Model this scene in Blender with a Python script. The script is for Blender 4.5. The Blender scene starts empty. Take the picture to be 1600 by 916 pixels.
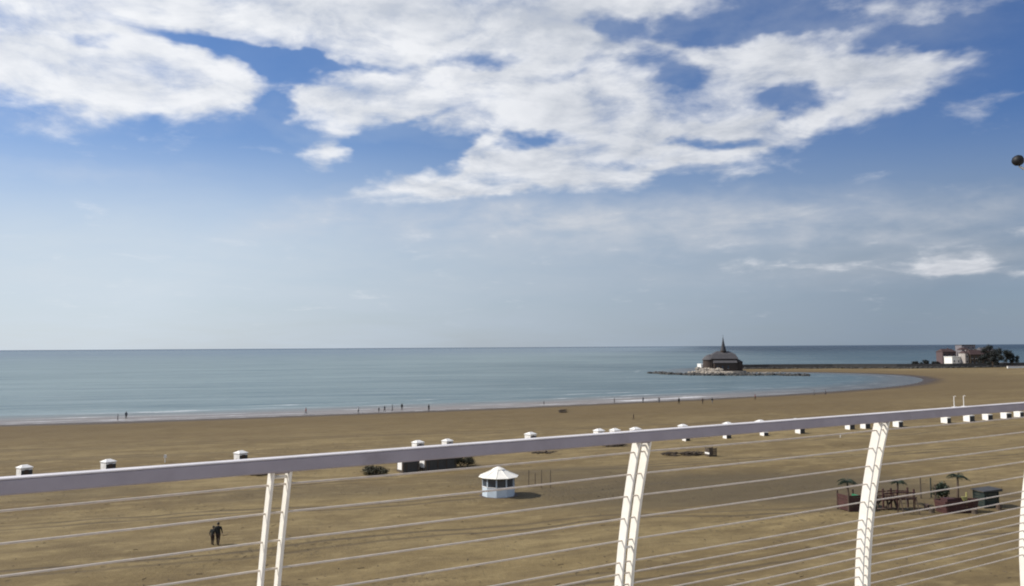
import bpy, math, random
import numpy as np
from mathutils import Vector, Matrix, noise as mnoise

sc = bpy.context.scene
col = sc.collection
R = math.radians
random.seed(7)

# ------------------------------------------------------------------ camera
F = 1305.0                      # focal length in photo pixels (1600 wide)
CAM_Z = 15.5
PITCH = math.atan(84.5 / F)
ROLL = math.atan(9.5 / 1600)
cd = bpy.data.cameras.new('camera')
cam = bpy.data.objects.new('camera', cd)
col.objects.link(cam)
cd.sensor_width = 36.0
cd.lens = 36.0 * F / 1600
cd.clip_start = 0.05
cd.clip_end = 80000
CROT = Matrix.Rotation(math.pi / 2 + PITCH, 3, 'X') @ Matrix.Rotation(-ROLL, 3, 'Z')
cam.matrix_world = Matrix.Translation((0, 0, CAM_Z)) @ CROT.to_4x4()
sc.camera = cam

def ray(px, py):
    return (CROT @ Vector(((px - 800) / F, (458 - py) / F, -1))).normalized()

def gp(px, py, z=0.0):
    d = ray(px, py)
    t = (z - CAM_Z) / d.z
    return Vector((d.x * t, d.y * t, z))

def hor(px):                     # horizon row in the photo at column px
    return 547.3 - 9.5 * px / 1600

# ------------------------------------------------------------------ sun, sky, exposure
SUN_EL, SUN_AZ = R(40), R(-86)   # azimuth from +Y (view direction) towards +X
sd = Vector((math.cos(SUN_EL) * math.sin(SUN_AZ), math.cos(SUN_EL) * math.cos(SUN_AZ), math.sin(SUN_EL)))
sl = bpy.data.lights.new('sun', 'SUN')
sl.energy = 4.9
sl.angle = R(0.55)
sl.color = (1.0, 0.94, 0.85)
sun = bpy.data.objects.new('sun', sl)
col.objects.link(sun)
sun.rotation_euler = sd.to_track_quat('Z', 'Y').to_euler()
sun.location = (0, 0, 60)

vs = sc.view_settings
vs.view_transform = 'Standard'
vs.look = 'None'
vs.exposure = 0.0
vs.gamma = 1.0
vs.use_curve_mapping = False
sc.cycles.filter_width = 2.0
sc.cycles.max_bounces = 4
sc.cycles.diffuse_bounces = 2
sc.cycles.glossy_bounces = 2
sc.cycles.use_adaptive_sampling = True
sc.cycles.adaptive_threshold = 0.02

world = bpy.data.worlds.new('World')
sc.world = world
world.use_nodes = True
world.cycles.sampling_method = 'MANUAL'
world.cycles.sample_map_resolution = 256

class NT:
    """small helper round a node tree"""
    def __init__(s, tree):
        s.t = tree
        tree.nodes.clear()
    def n(s, kind, **kw):
        nd = s.t.nodes.new(kind)
        for k, v in kw.items():
            setattr(nd, k, v)
        return nd
    def put(s, sock, v):
        if isinstance(v, bpy.types.NodeSocket):
            s.t.links.new(v, sock)
        elif v is not None:
            sock.default_value = v
    def m(s, op, a, b=None, c=None, clamp=False):
        nd = s.n('ShaderNodeMath', operation=op, use_clamp=clamp)
        for i, v in enumerate((a, b, c)):
            s.put(nd.inputs[i], v)
        return nd.outputs[0]
    def ss(s, x, lo, hi, a=0.0, b=1.0):
        nd = s.n('ShaderNodeMapRange', interpolation_type='SMOOTHSTEP')
        s.put(nd.inputs[0], x)
        for i, v in enumerate((lo, hi, a, b)):
            nd.inputs[i + 1].default_value = v
        return nd.outputs[0]
    def lin(s, x, lo, hi, a=0.0, b=1.0):
        nd = s.n('ShaderNodeMapRange')
        s.put(nd.inputs[0], x)
        for i, v in enumerate((lo, hi, a, b)):
            nd.inputs[i + 1].default_value = v
        return nd.outputs[0]
    def mix(s, f, a, b):
        nd = s.n('ShaderNodeMix', data_type='RGBA')
        s.put(nd.inputs[0], f)
        for i, v in ((6, a), (7, b)):
            if isinstance(v, tuple):
                v = (*v[:3], 1)
            s.put(nd.inputs[i], v)
        return nd.outputs[2]
    def noise(s, vec, scale, detail=4, rough=0.55, dist=0.0, out=0):
        nd = s.n('ShaderNodeTexNoise')
        if vec is not None:
            s.put(nd.inputs['Vector'], vec)
        nd.inputs['Scale'].default_value = scale
        nd.inputs['Detail'].default_value = detail
        nd.inputs['Roughness'].default_value = rough
        nd.inputs['Distortion'].default_value = dist
        return nd.outputs[out]
    def dot(s, a, b):
        nd = s.n('ShaderNodeVectorMath', operation='DOT_PRODUCT')
        s.put(nd.inputs[0], a); s.put(nd.inputs[1], b)
        return nd.outputs['Value']
    def xyz(s, x, y, z=0.0):
        nd = s.n('ShaderNodeCombineXYZ')
        for i, v in enumerate((x, y, z)):
            s.put(nd.inputs[i], v)
        return nd.outputs[0]
    def sep(s, v):
        nd = s.n('ShaderNodeSeparateXYZ')
        s.put(nd.inputs[0], v)
        return nd.outputs
    def vm(s, op, a, b=None):
        nd = s.n('ShaderNodeVectorMath', operation=op)
        s.put(nd.inputs[0], a)
        if b is not None:
            if op == 'SCALE':
                s.put(nd.inputs[3], b)
            else:
                s.put(nd.inputs[1], b)
        return nd.outputs[0]

def build_world():
    w = NT(world.node_tree)
    out = w.n('ShaderNodeOutputWorld')
    bg = w.n('ShaderNodeBackground')
    bg.inputs[1].default_value = 0.1
    w.t.links.new(bg.outputs[0], out.inputs[0])
    sky = w.n('ShaderNodeTexSky', sky_type='NISHITA')
    sky.sun_disc = False
    sky.sun_elevation = SUN_EL
    sky.sun_rotation = SUN_AZ
    sky.altitude = 0
    sky.air_density = 1.0
    sky.dust_density = 0.5
    sky.ozone_density = 3.0
    hs_ = w.n('ShaderNodeHueSaturation')
    hs_.inputs['Saturation'].default_value = 1.15
    w.t.links.new(sky.outputs[0], hs_.inputs['Color'])
    base = w.vm('MULTIPLY', hs_.outputs[0], (0.92, 0.96, 1.10))
    tc = w.n('ShaderNodeTexCoord')
    D = tc.outputs['Generated']
    dx, dy, dz = w.sep(D)
    az = w.m('ARCTAN2', dx, dy)
    el = w.m('ARCSINE', dz)
    ae = w.xyz(az, el)
    # cloud deck seen in perspective: direction projected on a flat layer
    dzp = w.m('ADD', w.m('MAXIMUM', dz, 0.0), 0.14)
    plane = w.xyz(w.m('DIVIDE', dx, dzp), w.m('DIVIDE', dy, dzp))
    nd = w.n('ShaderNodeVectorMath', operation='DOT_PRODUCT')
    w.put(nd.inputs[0], D); nd.inputs[1].default_value = tuple(sd)
    tow = w.lin(nd.outputs['Value'], -0.55, 0.6)          # how far towards the sun
    base = w.vm('MULTIPLY', base, w.mix(w.lin(tow, 0.3, 0.8), (0.62, 0.68, 0.80), (1.0, 1.0, 1.03)))
    # thin veil of high cloud, denser low over the sea
    vn = w.noise(plane, 0.8, 5, 0.6, 0.3)
    vel = w.ss(el, R(4.5), R(16), 1.0, 0.0)
    veil = w.m('MULTIPLY', vel, w.lin(vn, 0.3, 0.7, 0.74, 1.0))
    veil = w.m('MAXIMUM', veil, w.m('MULTIPLY', w.ss(vn, 0.42, 0.75), w.lin(tow, 0.2, 1.0, 0.12, 0.5)))
    veilcol = w.mix(w.lin(tow, 0.25, 0.82), (2.55, 3.2, 4.05), (6.3, 7.1, 7.9))
    c0 = w.mix(veil, base, veilcol)
    # cloud masses by direction: ellipse centre / half axes / tilt (degrees) / weight
    def pd(px, py):
        d = ray(px, py)
        return math.atan2(d.x, d.y), math.asin(d.z)
    blobs = [
        # upper-left bank
        (60, 30, 260, 120, 0, 0.95), (245, 122, 190, 44, 4, 0.85), (120, 115, 150, 44, 3, 0.5), (380, 114, 70, 14, 6, 0.45),
        # upper middle bank
        (530, 30, 330, 66, 3, 0.95), (820, 25, 250, 72, -2, 0.95), (1010, 5, 150, 34, 0, 0.5), (690, 78, 170, 28, 0, 0.45),
        # main cloud
        (520, 145, 105, 46, -6, 0.85), (650, 165, 120, 42, 8, 0.7), (820, 135, 180, 75, 0, 0.85),
        (960, 200, 220, 75, -5, 0.9), (1120, 80, 150, 36, 4, 0.85), (1285, 105, 160, 38, -3, 0.74),
        (1190, 205, 230, 34, -12, 0.85), (1350, 150, 110, 36, -18, 0.6), (880, 250, 200, 40, -6, 0.8),
        (690, 290, 160, 24, -7, 0.8), (800, 240, 100, 34, -22, 0.6), (1450, 94, 120, 16, 3, 0.32),
        (524, 226, 52, 30, -10, 0.85),
        # wisps and small clouds
        (1420, 6, 160, 24, 5, 0.42), (1462, 422, 60, 14, 0, 0.85), (1485, 411, 30, 16, 0, 0.55), (1195, 416, 55, 13, 0, 0.55),
        (1300, 420, 60, 9, 0, 0.45), (1500, 52, 130, 16, 4, -0.6), (1600, 352, 26, 12, 0, 0.5), (1590, 426, 60, 9, 0, 0.5), (1575, 155, 70, 16, 0, 0.34),
        (1140, 272, 60, 14, 0, 0.46),
        # gaps of blue
        (345, 84, 150, 17, 9, -0.9), (745, 97, 66, 15, 0, -0.85), (1050, 105, 62, 22, 10, -0.8), (1250, 152, 72, 20, 4, -0.95),
        (1100, 221, 64, 10, 0, -0.75), (835, 226, 52, 12, -5, -0.7), (650, 235, 95, 20, -10, -0.7), (418, 160, 34, 50, 14, -0.8),
        (965, 48, 46, 20, 20, -0.6), (1150, 42, 170, 18, 3, -0.6), (590, 212, 120, 12, -8, -0.5), (470, 95, 60, 9, 0, -0.5), (640, 185, 60, 8, -10, -0.35),
        (570, 100, 130, 7, 2, -0.35), (890, 110, 60, 7, -10, -0.3), (1010, 250, 80, 8, -6, -0.3), (160, 70, 60, 8, 0, -0.3),
    ]
    # thin stratus sheets, soft and greyish
    soft = [(470, 335, 130, 34, -18, 0.5), (1230, 350, 480, 46, 3, 0.85), (850, 350, 330, 50, 2, 0.75), (1500, 325, 180, 16, -4, 0.35),
            (140, 265, 160, 14, 0, 0.25), (1350, 372, 180, 10, 0, 0.4), (1300, 430, 420, 26, 0, 0.4), (1560, 395, 120, 10, 0, 0.3),
            (330, 170, 200, 30, 3, 0.22), (30, 175, 120, 20, 0, 0.3), (1240, 90, 300, 110, 0, 0.3), (900, 60, 500, 140, 0, 0.2)]
    # heavier, greyer cores
    grey = [(890, 45, 130, 42, 8, 0.9), (560, 30, 150, 26, 0, 0.5), (1010, 215, 160, 40, 0, 0.35), (700, 20, 200, 30, 0, 0.35), (840, 290, 200, 20, -6, 0.3),
            (90, 80, 160, 40, 0, 0.25), (1180, 120, 200, 30, 0, 0.3), (560, 165, 90, 20, 0, 0.25)]
    wn = w.noise(w.vm('MULTIPLY', ae, (1.0, 1.7, 1.0)), 9.0, 4, 0.62, 0.0, 1)
    warp = w.vm('MULTIPLY', w.vm('SUBTRACT', wn, (0.5, 0.5, 0.5)), (0.13, 0.055, 0.0))
    aew = w.vm('ADD', w.vm('ADD', ae, warp), (0.0, 0.0, 1.0))
    acc = {}
    for (px, py, rx, ry, rot, wt, sf) in [b + ((0 if b[5] > 0 else 2),) for b in blobs] + [b + (1,) for b in soft] + [b + (3,) for b in grey]:
        a, e = pd(px, py)
        k = 1.35
        co, si = math.cos(R(-rot)), math.sin(R(-rot))
        ru, rv = rx / F * k, ry / F * k
        u = w.dot(aew, (co / ru, si / ru, -(a * co + e * si) / ru))
        v = w.dot(aew, (-si / rv, co / rv, (a * si - e * co) / rv))
        r_ = w.m('SQRT', w.m('MULTIPLY_ADD', v, v, w.m('MULTIPLY', u, u)))
        g = w.m('SUBTRACT', 1.0, r_, clamp=True)
        acc[sf] = w.m('MULTIPLY_ADD', g, abs(wt) * (1.0 if sf in (1, 3) else 1.25), acc.get(sf, 0.0))
    S, T, G, Dk = acc[0], acc[1], acc[2], acc[3]
    # outside this part of the sky the same kind of broken cloud goes on
    fr = w.n('ShaderNodeMapping', vector_type='TEXTURE')
    w.put(fr.inputs[0], ae)
    fr.inputs[1].default_value = (0, R(12), 0)
    fr.inputs[3].default_value = (R(60), R(36), 1)
    gl = w.n('ShaderNodeVectorMath', operation='LENGTH')
    w.t.links.new(fr.outputs[0], gl.inputs[0])
    outside = w.ss(gl.outputs['Value'], 0.78, 1.1)
    lown = w.noise(plane, 0.55, 3, 0.5)
    S = w.m('ADD', S, w.m('MULTIPLY', outside, w.lin(lown, 0.4, 0.62, 0.0, 0.9)))
    S = w.m('SUBTRACT', w.m('MINIMUM', S, 0.88), w.m('MULTIPLY', G, 0.95))
    # billows: rounded lumps, seen in perspective on the deck
    f1 = w.noise(plane, 3.4, 8, 0.62, 0.35)
    f1b = w.noise(w.vm('MULTIPLY', ae, (1.0, 2.0, 1.0)), 14.0, 5, 0.55, 0.2)
    # same fields a little towards the sun: the difference models lit and shaded sides
    f2 = w.noise(w.vm('ADD', plane, (sd.x * 0.09, 0.05, 0)), 3.4, 5, 0.62, 0.35)
    f2b = w.noise(w.vm('ADD', w.vm('MULTIPLY', ae, (1.0, 2.0, 1.0)), (-0.012, 0.022, 0)), 14.0, 4, 0.55, 0.2)
    fl = w.m('ADD', w.m('MULTIPLY', w.m('SUBTRACT', f1, 0.5), 1.5), w.m('MULTIPLY', w.m('SUBTRACT', f1b, 0.5), 0.95))
    dens = w.m('ADD', S, fl)
    alpha = w.ss(dens, 0.10, 1.0)
    alpha = w.m('MULTIPLY', alpha, w.ss(el, R(0.5), R(3)))
    dif = w.m('ADD', w.m('MULTIPLY', w.m('SUBTRACT', f1, f2), 2.0), w.m('MULTIPLY', w.m('SUBTRACT', f1b, f2b), 1.3))
    lit = w.m('ADD', 0.68, dif, clamp=True)
    thick = w.ss(w.m('ADD', dens, w.m('MULTIPLY', w.m('SUBTRACT', lown, 0.5), 2.0)), 0.8, 1.7)
    lit = w.m('SUBTRACT', lit, w.m('ADD', w.m('MULTIPLY', thick, 0.36), w.m('MULTIPLY', Dk, 0.9)), clamp=True)
    bright = w.mix(tow, (6.9, 7.1, 7.6), (9.7, 9.8, 10.0))
    dark = w.mix(tow, (3.5, 3.85, 4.5), (6.4, 6.8, 7.5))
    ccol = w.mix(lit, dark, bright)
    thin = w.m('MULTIPLY', T, w.lin(w.m('ADD', f1, f1b), 0.75, 1.3, 0.25, 1.25), clamp=True)
    c1 = w.mix(w.m('MULTIPLY', thin, 0.85), c0, w.mix(tow, (3.9, 4.35, 5.1), (7.4, 7.7, 8.2)))
    fin = w.mix(w.m('MULTIPLY', alpha, 0.96), c1, ccol)
    w.t.links.new(fin, bg.inputs[0])

build_world()

# ------------------------------------------------------------------ mesh helpers
class MB:
    def __init__(s):
        s.v, s.f, s.mi = [], [], []
        s.cur = 0
    def face(s, idx):
        s.f.append(tuple(idx)); s.mi.append(s.cur)
    def poly(s, pts):
        b = len(s.v)
        s.v += [tuple(p) for p in pts]
        s.face(range(b, b + len(pts)))
    def hexa(s, p):              # 8 points: bottom 4 ccw, top 4 ccw
        b = len(s.v)
        s.v += [tuple(q) for q in p]
        for f in ((3, 2, 1, 0), (4, 5, 6, 7), (0, 1, 5, 4), (1, 2, 6, 5), (2, 3, 7, 6), (3, 0, 4, 7)):
            s.face([b + i for i in f])
        return s
    def box(s, x0, x1, y0, y1, z0, z1, top=1.0):
        cx, cy = (x0 + x1) / 2, (y0 + y1) / 2
        t = [(cx + (x - cx) * top, cy + (y - cy) * top, z1) for x, y in ((x0, y0), (x1, y0), (x1, y1), (x0, y1))]
        return s.hexa([(x0, y0, z0), (x1, y0, z0), (x1, y1, z0), (x0, y1, z0)] + t)
    def tube(s, pts, r, n=8, caps=True, sx=1.0):
        pts = [Vector(p) for p in pts]
        rr = r if isinstance(r, (list, tuple)) else [r] * len(pts)
        b = len(s.v)
        up0 = Vector((0, 0, 1))
        for i, p in enumerate(pts):
            d = (pts[min(i + 1, len(pts) - 1)] - pts[max(i - 1, 0)]).normalized()
            u = d.cross(up0)
            if u.length < 1e-3:
                u = Vector((1, 0, 0))
            u.normalize()
            w = u.cross(d).normalized()
            for k in range(n):
                a = 2 * math.pi * k / n
                s.v.append(tuple(p + rr[i] * (math.cos(a) * u * sx + math.sin(a) * w)))
        for i in range(len(pts) - 1):
            for k in range(n):
                k2 = (k + 1) % n
                s.face((b + i * n + k, b + i * n + k2, b + (i + 1) * n + k2, b + (i + 1) * n + k))
        if caps:
            s.face(range(b + n - 1, b - 1, -1))
            e = b + (len(pts) - 1) * n
            s.face(range(e, e + n))
        return s
    def lathe(s, prof, n=16, c=(0, 0, 0), a0=0.0, a1=2 * math.pi, rot=0.0):
        full = abs(a1 - a0 - 2 * math.pi) < 1e-6
        m = n if full else n + 1
        b = len(s.v)
        for (r, z) in prof:
            for k in range(m):
                a = a0 + (a1 - a0) * k / n + rot
                s.v.append((c[0] + r * math.cos(a), c[1] + r * math.sin(a), c[2] + z))
        for i in range(len(prof) - 1):
            for k in range(n):
                k2 = (k + 1) % m
                s.face((b + i * m + k, b + i * m + k2, b + (i + 1) * m + k2, b + (i + 1) * m + k))
        return s
    def rock(s, c, r, seed, flat=0.7, n=1):
        rng = random.Random(seed)
        t = (1 + 5 ** .5) / 2
        vs_ = [(-1, t, 0), (1, t, 0), (-1, -t, 0), (1, -t, 0), (0, -1, t), (0, 1, t), (0, -1, -t), (0, 1, -t), (t, 0, -1), (t, 0, 1), (-t, 0, -1), (-t, 0, 1)]
        fs = [(0, 11, 5), (0, 5, 1), (0, 1, 7), (0, 7, 10), (0, 10, 11), (1, 5, 9), (5, 11, 4), (11, 10, 2), (10, 7, 6), (7, 1, 8), (3, 9, 4), (3, 4, 2), (3, 2, 6), (3, 6, 8), (3, 8, 9), (4, 9, 5), (2, 4, 11), (6, 2, 10), (8, 6, 7), (9, 8, 1)]
        rot = Matrix.Rotation(rng.uniform(0, 6.28), 3, 'Z') @ Matrix.Rotation(rng.uniform(0, 6.28), 3, 'X')
        b = len(s.v)
        for q in vs_:
            q = rot @ (Vector(q).normalized() * r * rng.uniform(0.75, 1.2))
            s.v.append((c[0] + q.x, c[1] + q.y, c[2] + q.z * flat))
        for f in fs:
            s.face([b + i for i in f])
        return s
    def mesh(s, name, mats, smooth=False):
        me = bpy.data.meshes.new(name)
        me.from_pydata(s.v, [], s.f)
        for mt in (mats if isinstance(mats, (list, tuple)) else [mats]):
            me.materials.append(mt)
        if any(s.mi):
            me.polygons.foreach_set('material_index', s.mi)
        if smooth:
            me.polygons.foreach_set('use_smooth', [True] * len(me.polygons))
        me.update()
        return me
    def build(s, name, mats, parent=None, smooth=False):
        o = bpy.data.objects.new(name, s.mesh(name, mats, smooth))
        col.objects.link(o)
        if parent is not None:
            o.parent = parent
        return o

def bevel(o, w, seg=2):
    md = o.modifiers.new('bevel', 'BEVEL')
    md.width = w; md.segments = seg; md.limit_method = 'ANGLE'
    return o

def tag(o, label=None, cat=None, group=None, kind=None):
    for k, v in (('label', label), ('category', cat), ('group', group), ('kind', kind)):
        if v:
            o[k] = v
    return o

def thing(name, loc, rz, label, cat, group=None, scale=1.0):
    o = bpy.data.objects.new(name, None)
    o.empty_display_size = 0.3
    col.objects.link(o)
    o.location = loc
    o.rotation_euler = (0, 0, rz)
    o.scale = (scale,) * 3
    return tag(o, label, cat, group)

def copy_tree(o, parent=None):
    c = o.copy()
    col.objects.link(c)
    c.parent = parent
    for ch in list(o.children):
        copy_tree(ch, c)
    return c

# ------------------------------------------------------------------ materials
def mat(name, color, rough=0.6, var=0.18, scale=6.0, metal=0.0, bump=0.0, bscale=40.0, dirt=None, dirt_amt=0.35, spec=0.4):
    m = bpy.data.materials.new(name)
    m.use_nodes = True
    t = NT(m.node_tree)
    out = t.n('ShaderNodeOutputMaterial')
    p = t.n('ShaderNodeBsdfPrincipled')
    t.t.links.new(p.outputs[0], out.inputs[0])
    oc = t.n('ShaderNodeTexCoord').outputs['Object']
    n1 = t.noise(oc, scale, 5, 0.6)
    c = t.mix(t.lin(n1, 0.3, 0.7), tuple(x * (1 - var) for x in color), tuple(min(1, x * (1 + var)) for x in color))
    if dirt:
        n2 = t.noise(oc, scale * 0.45, 6, 0.7)
        c = t.mix(t.ss(n2, 0.52, 0.72, 0, dirt_amt), c, dirt)
    t.t.links.new(c, p.inputs['Base Color'])
    p.inputs['Roughness'].default_value = rough
    p.inputs['Metallic'].default_value = metal
    p.inputs['Specular IOR Level'].default_value = spec
    if bump:
        b = t.n('ShaderNodeBump')
        b.inputs['Strength'].default_value = bump
        b.inputs['Distance'].default_value = 0.05
        t.t.links.new(t.noise(oc, bscale, 4, 0.6), b.inputs['Height'])
        t.t.links.new(b.outputs[0], p.inputs['Normal'])
    return m

M = {
    'post': mat('cream_powder_coat', (0.80, 0.77, 0.70), 0.45, 0.05, 14, dirt=(0.52, 0.47, 0.38), dirt_amt=0.22),
    'rail': mat('grey_lilac_rail_paint', (0.33, 0.30, 0.33), 0.6, 0.08, 9, dirt=(0.19, 0.17, 0.165), dirt_amt=0.35, spec=0.25),
    'cap': mat('pale_sunlit_strip', (0.64, 0.61, 0.61), 0.5, 0.12, 7, dirt=(0.4, 0.37, 0.36), dirt_amt=0.4),  # lit top edge of the handrail as a paler colour, plus dirt
    'cable': mat('dull_steel_rod', (0.62, 0.545, 0.46), 0.45, 0.12, 25, metal=0.1),
    'bolt': mat('dark_bolt_steel', (0.22, 0.21, 0.2), 0.4, 0.1, 30, metal=0.8),
    'black': mat('black_metal', (0.005, 0.005, 0.006), 0.6, 0.2, 20),
    'alu': mat('pale_aluminium', (0.62, 0.61, 0.58), 0.4, 0.1, 20, metal=0.6),
    'glass': mat('dark_window_glass', (0.035, 0.05, 0.07), 0.08, 0.3, 2, spec=0.8),
    'white': mat('white_beach_paint', (0.80, 0.785, 0.75), 0.6, 0.06, 3, dirt=(0.55, 0.48, 0.38), dirt_amt=0.35),
    'canvas': mat('off_white_canvas', (0.82, 0.79, 0.71), 0.8, 0.06, 2.5, dirt=(0.6, 0.55, 0.45), dirt_amt=0.3),
    'greywall': mat('pale_grey_blue_panel', (0.50, 0.58, 0.64), 0.55, 0.06, 3, dirt=(0.42, 0.4, 0.36), dirt_amt=0.3),
    'darkwood': mat('dark_stained_timber', (0.075, 0.05, 0.035), 0.7, 0.3, 5, bump=0.3),
    'drift': mat('grey_brown_driftwood', (0.085, 0.065, 0.048), 0.85, 0.35, 4, bump=0.4),
    'tarp_and_shade': mat('dark_grey_tarp_and_shade', (0.05, 0.05, 0.048), 0.65, 0.25, 2, bump=0.3, bscale=6),  # real tarpaulin, and the shade painted on cabin and box fronts
    'redwood': mat('red_brown_play_timber', (0.058, 0.023, 0.020), 0.7, 0.35, 4),
    'green': mat('green_plastic', (0.03, 0.19, 0.09), 0.4, 0.1, 4),
    'dgreen': mat('dark_green_paint', (0.014, 0.024, 0.021), 0.7, 0.2, 4),
    'yellow': mat('yellow_paint', (0.36, 0.33, 0.12), 0.5, 0.1, 4),
    'rope': mat('worn_rope', (0.20, 0.12, 0.09), 0.9, 0.2, 20),
    'leaf': mat('dark_leaf', (0.024, 0.036, 0.018), 0.6, 0.45, 3),
    'pine': mat('near_black_pine_needles', (0.011, 0.015, 0.013), 0.7, 0.4, 3),
    'palm': mat('palm_leaf', (0.02, 0.032, 0.016), 0.55, 0.4, 3),
    'bark': mat('brown_bark', (0.10, 0.07, 0.05), 0.9, 0.3, 6, bump=0.4),
    'bush': mat('dark_brush', (0.045, 0.042, 0.022), 0.8, 0.4, 3),
    'brick': mat('dark_old_brick', (0.052, 0.038, 0.031), 0.85, 0.25, 0.8, bump=0.3, bscale=6),
    'slate': mat('grey_lead_roof', (0.072, 0.068, 0.071), 0.75, 0.15, 0.6),
    'spire': mat('dark_spire_tiles', (0.035, 0.034, 0.038), 0.7, 0.2, 0.8),
    'rock': mat('dark_wet_breakwater_rock', (0.045, 0.044, 0.040), 0.75, 0.35, 0.5, bump=0.4, bscale=3),
    'palerock': mat('pale_limestone_rock', (0.30, 0.265, 0.22), 0.85, 0.4, 0.5, dirt=(0.14, 0.115, 0.085), dirt_amt=.7, bump=0.4, bscale=3),
    'midrock': mat('grey_brown_rock', (0.15, 0.135, 0.115), 0.85, 0.35, 0.4, dirt=(0.10, 0.09, 0.07), dirt_amt=.7, bump=0.5, bscale=2),
    'pier': mat('weathered_dark_concrete', (0.06, 0.056, 0.05), 0.85, 0.2, 0.3, dirt=(0.05, 0.045, 0.035)),
    'render_w': mat('white_house_render', (0.80, 0.79, 0.74), 0.8, 0.05, 0.5),
    'render_c': mat('cream_house_render', (0.34, 0.31, 0.285), 0.8, 0.08, 0.5),
    'render_p': mat('pinkish_house_render', (0.10, 0.068, 0.068), 0.8, 0.08, 0.5),
    'render_g': mat('grey_house_render', (0.18, 0.165, 0.175), 0.8, 0.08, 0.5),
    'render_b': mat('brown_house_render', (0.06, 0.045, 0.032), 0.8, 0.12, 0.5),
    'tile': mat('dark_red_roof_tiles', (0.055, 0.032, 0.030), 0.8, 0.2, 0.8),
    'skin': mat('skin', (0.45, 0.28, 0.20), 0.55, 0.05, 10),
    'hair': mat('dark_hair', (0.02, 0.014, 0.01), 0.5, 0.2, 30),
    'ink': mat('near_black_cloth', (0.012, 0.013, 0.012), 0.85, 0.3, 12),
    'brownc': mat('dark_brown_cloth', (0.03, 0.018, 0.013), 0.85, 0.3, 12),
    'navy': mat('navy_cloth', (0.02, 0.028, 0.05), 0.85, 0.3, 12),
    'greyc': mat('grey_cloth', (0.13, 0.13, 0.14), 0.85, 0.2, 12),
    'redc': mat('dull_red_cloth', (0.22, 0.05, 0.04), 0.85, 0.2, 12),
    'whitec': mat('white_cloth', (0.6, 0.6, 0.58), 0.85, 0.1, 12),
    'fur': mat('brown_fur', (0.07, 0.045, 0.028), 0.9, 0.3, 12),
    'floor': mat('terrace_tiles', (0.42, 0.37, 0.31), 0.7, 0.12, 3),
}

# ------------------------------------------------------------------ terrain helpers
SEA_Z = -0.4
shore_px = [(0, 664), (200, 658.5), (400, 652), (600, 644.5), (800, 637), (1000, 628), (1200, 618.5), (1330, 610), (1405, 603.5),
            (1438, 598), (1446, 593), (1425, 588), (1380, 585), (1320, 583), (1250, 582), (1185, 581.5), (1150, 583), (1120, 583), (1098, 581),
            (1098, 577), (1130, 575), (1180, 574.2), (1300, 573.6), (1440, 573), (1485, 570), (1530, 567), (1590, 567), (1640, 569), (1760, 571)]
shore = [gp(x, y, SEA_Z).xy for x, y in shore_px]
d0 = (shore[0] - shore[1]).normalized()
shore = [shore[0] + d0 * 2500, shore[0] + d0 * 500] + shore + [shore[-1] + Vector((300, 80)), Vector((3500, 1300))]
# smooth the line once (Chaikin)
for _ in range(2):
    ns = [shore[0]]
    for a, b in zip(shore[:-1], shore[1:]):
        ns += [a * 0.75 + b * 0.25, a * 0.25 + b * 0.75]
    shore = ns + [shore[-1]]
poly = [tuple(p) for p in shore] + [(3500, -900), (-3500, -900)]
seg = np.array([tuple(p) for p in shore])

def shore_dist(X, Y):
    """signed distance to the waterline: + inland, - out at sea"""
    P = np.stack([X.ravel(), Y.ravel()], 1)
    best = np.full(len(P), 1e18)
    for a, b in zip(seg[:-1], seg[1:]):
        ab = b - a
        t = np.clip(((P - a) @ ab) / (ab @ ab + 1e-12), 0, 1)
        d = P - a - t[:, None] * ab
        best = np.minimum(best, (d * d).sum(1))
    ins = np.zeros(len(P), bool)
    pg = np.array(poly)
    x, y = P[:, 0], P[:, 1]
    for (x1, y1), (x2, y2) in zip(pg, np.roll(pg, -1, 0)):
        if y1 == y2:
            continue
        c = ((y1 > y) != (y2 > y)) & (x < (x2 - x1) * (y - y1) / (y2 - y1) + x1)
        ins ^= c
    return (np.sqrt(best) * np.where(ins, 1, -1)).reshape(X.shape)

rngn = np.random.RandomState(3)
TAB = rngn.rand(256, 256)
def vnoise(x, y):
    xi, yi = np.floor(x).astype(int), np.floor(y).astype(int)
    fx, fy = x - xi, y - yi
    fx, fy = fx * fx * (3 - 2 * fx), fy * fy * (3 - 2 * fy)
    g = lambda i, j: TAB[i % 256, j % 256]
    return (g(xi, yi) * (1 - fx) + g(xi + 1, yi) * fx) * (1 - fy) + (g(xi, yi + 1) * (1 - fx) + g(xi + 1, yi + 1) * fx) * fy

def land_z(X, Y, d):
    base = np.where(d < 0, SEA_Z + 0.035 * d, SEA_Z + 0.4 * (1 - np.exp(-np.maximum(d, 0) / 14)) + 0.0)
    base = np.maximum(base, -6)
    a = np.clip(d / 12, 0, 1)
    c, s_ = math.cos(0.36), math.sin(0.36)
    u, v = X * c + Y * s_, -X * s_ + Y * c           # along / across the beach
    r = (vnoise(u / 14, v / 6) - .5) * 0.26 + (vnoise(u / 4.1 + 9, v / 2.3) - .5) * 0.17 + (vnoise(u / 1.6, v / 1.3 + 40) - .5) * 0.07
    return base + r * a

def ground(p):
    X, Y = np.array([p[0]]), np.array([p[1]])
    return float(land_z(X, Y, shore_dist(X, Y))[0])

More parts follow.
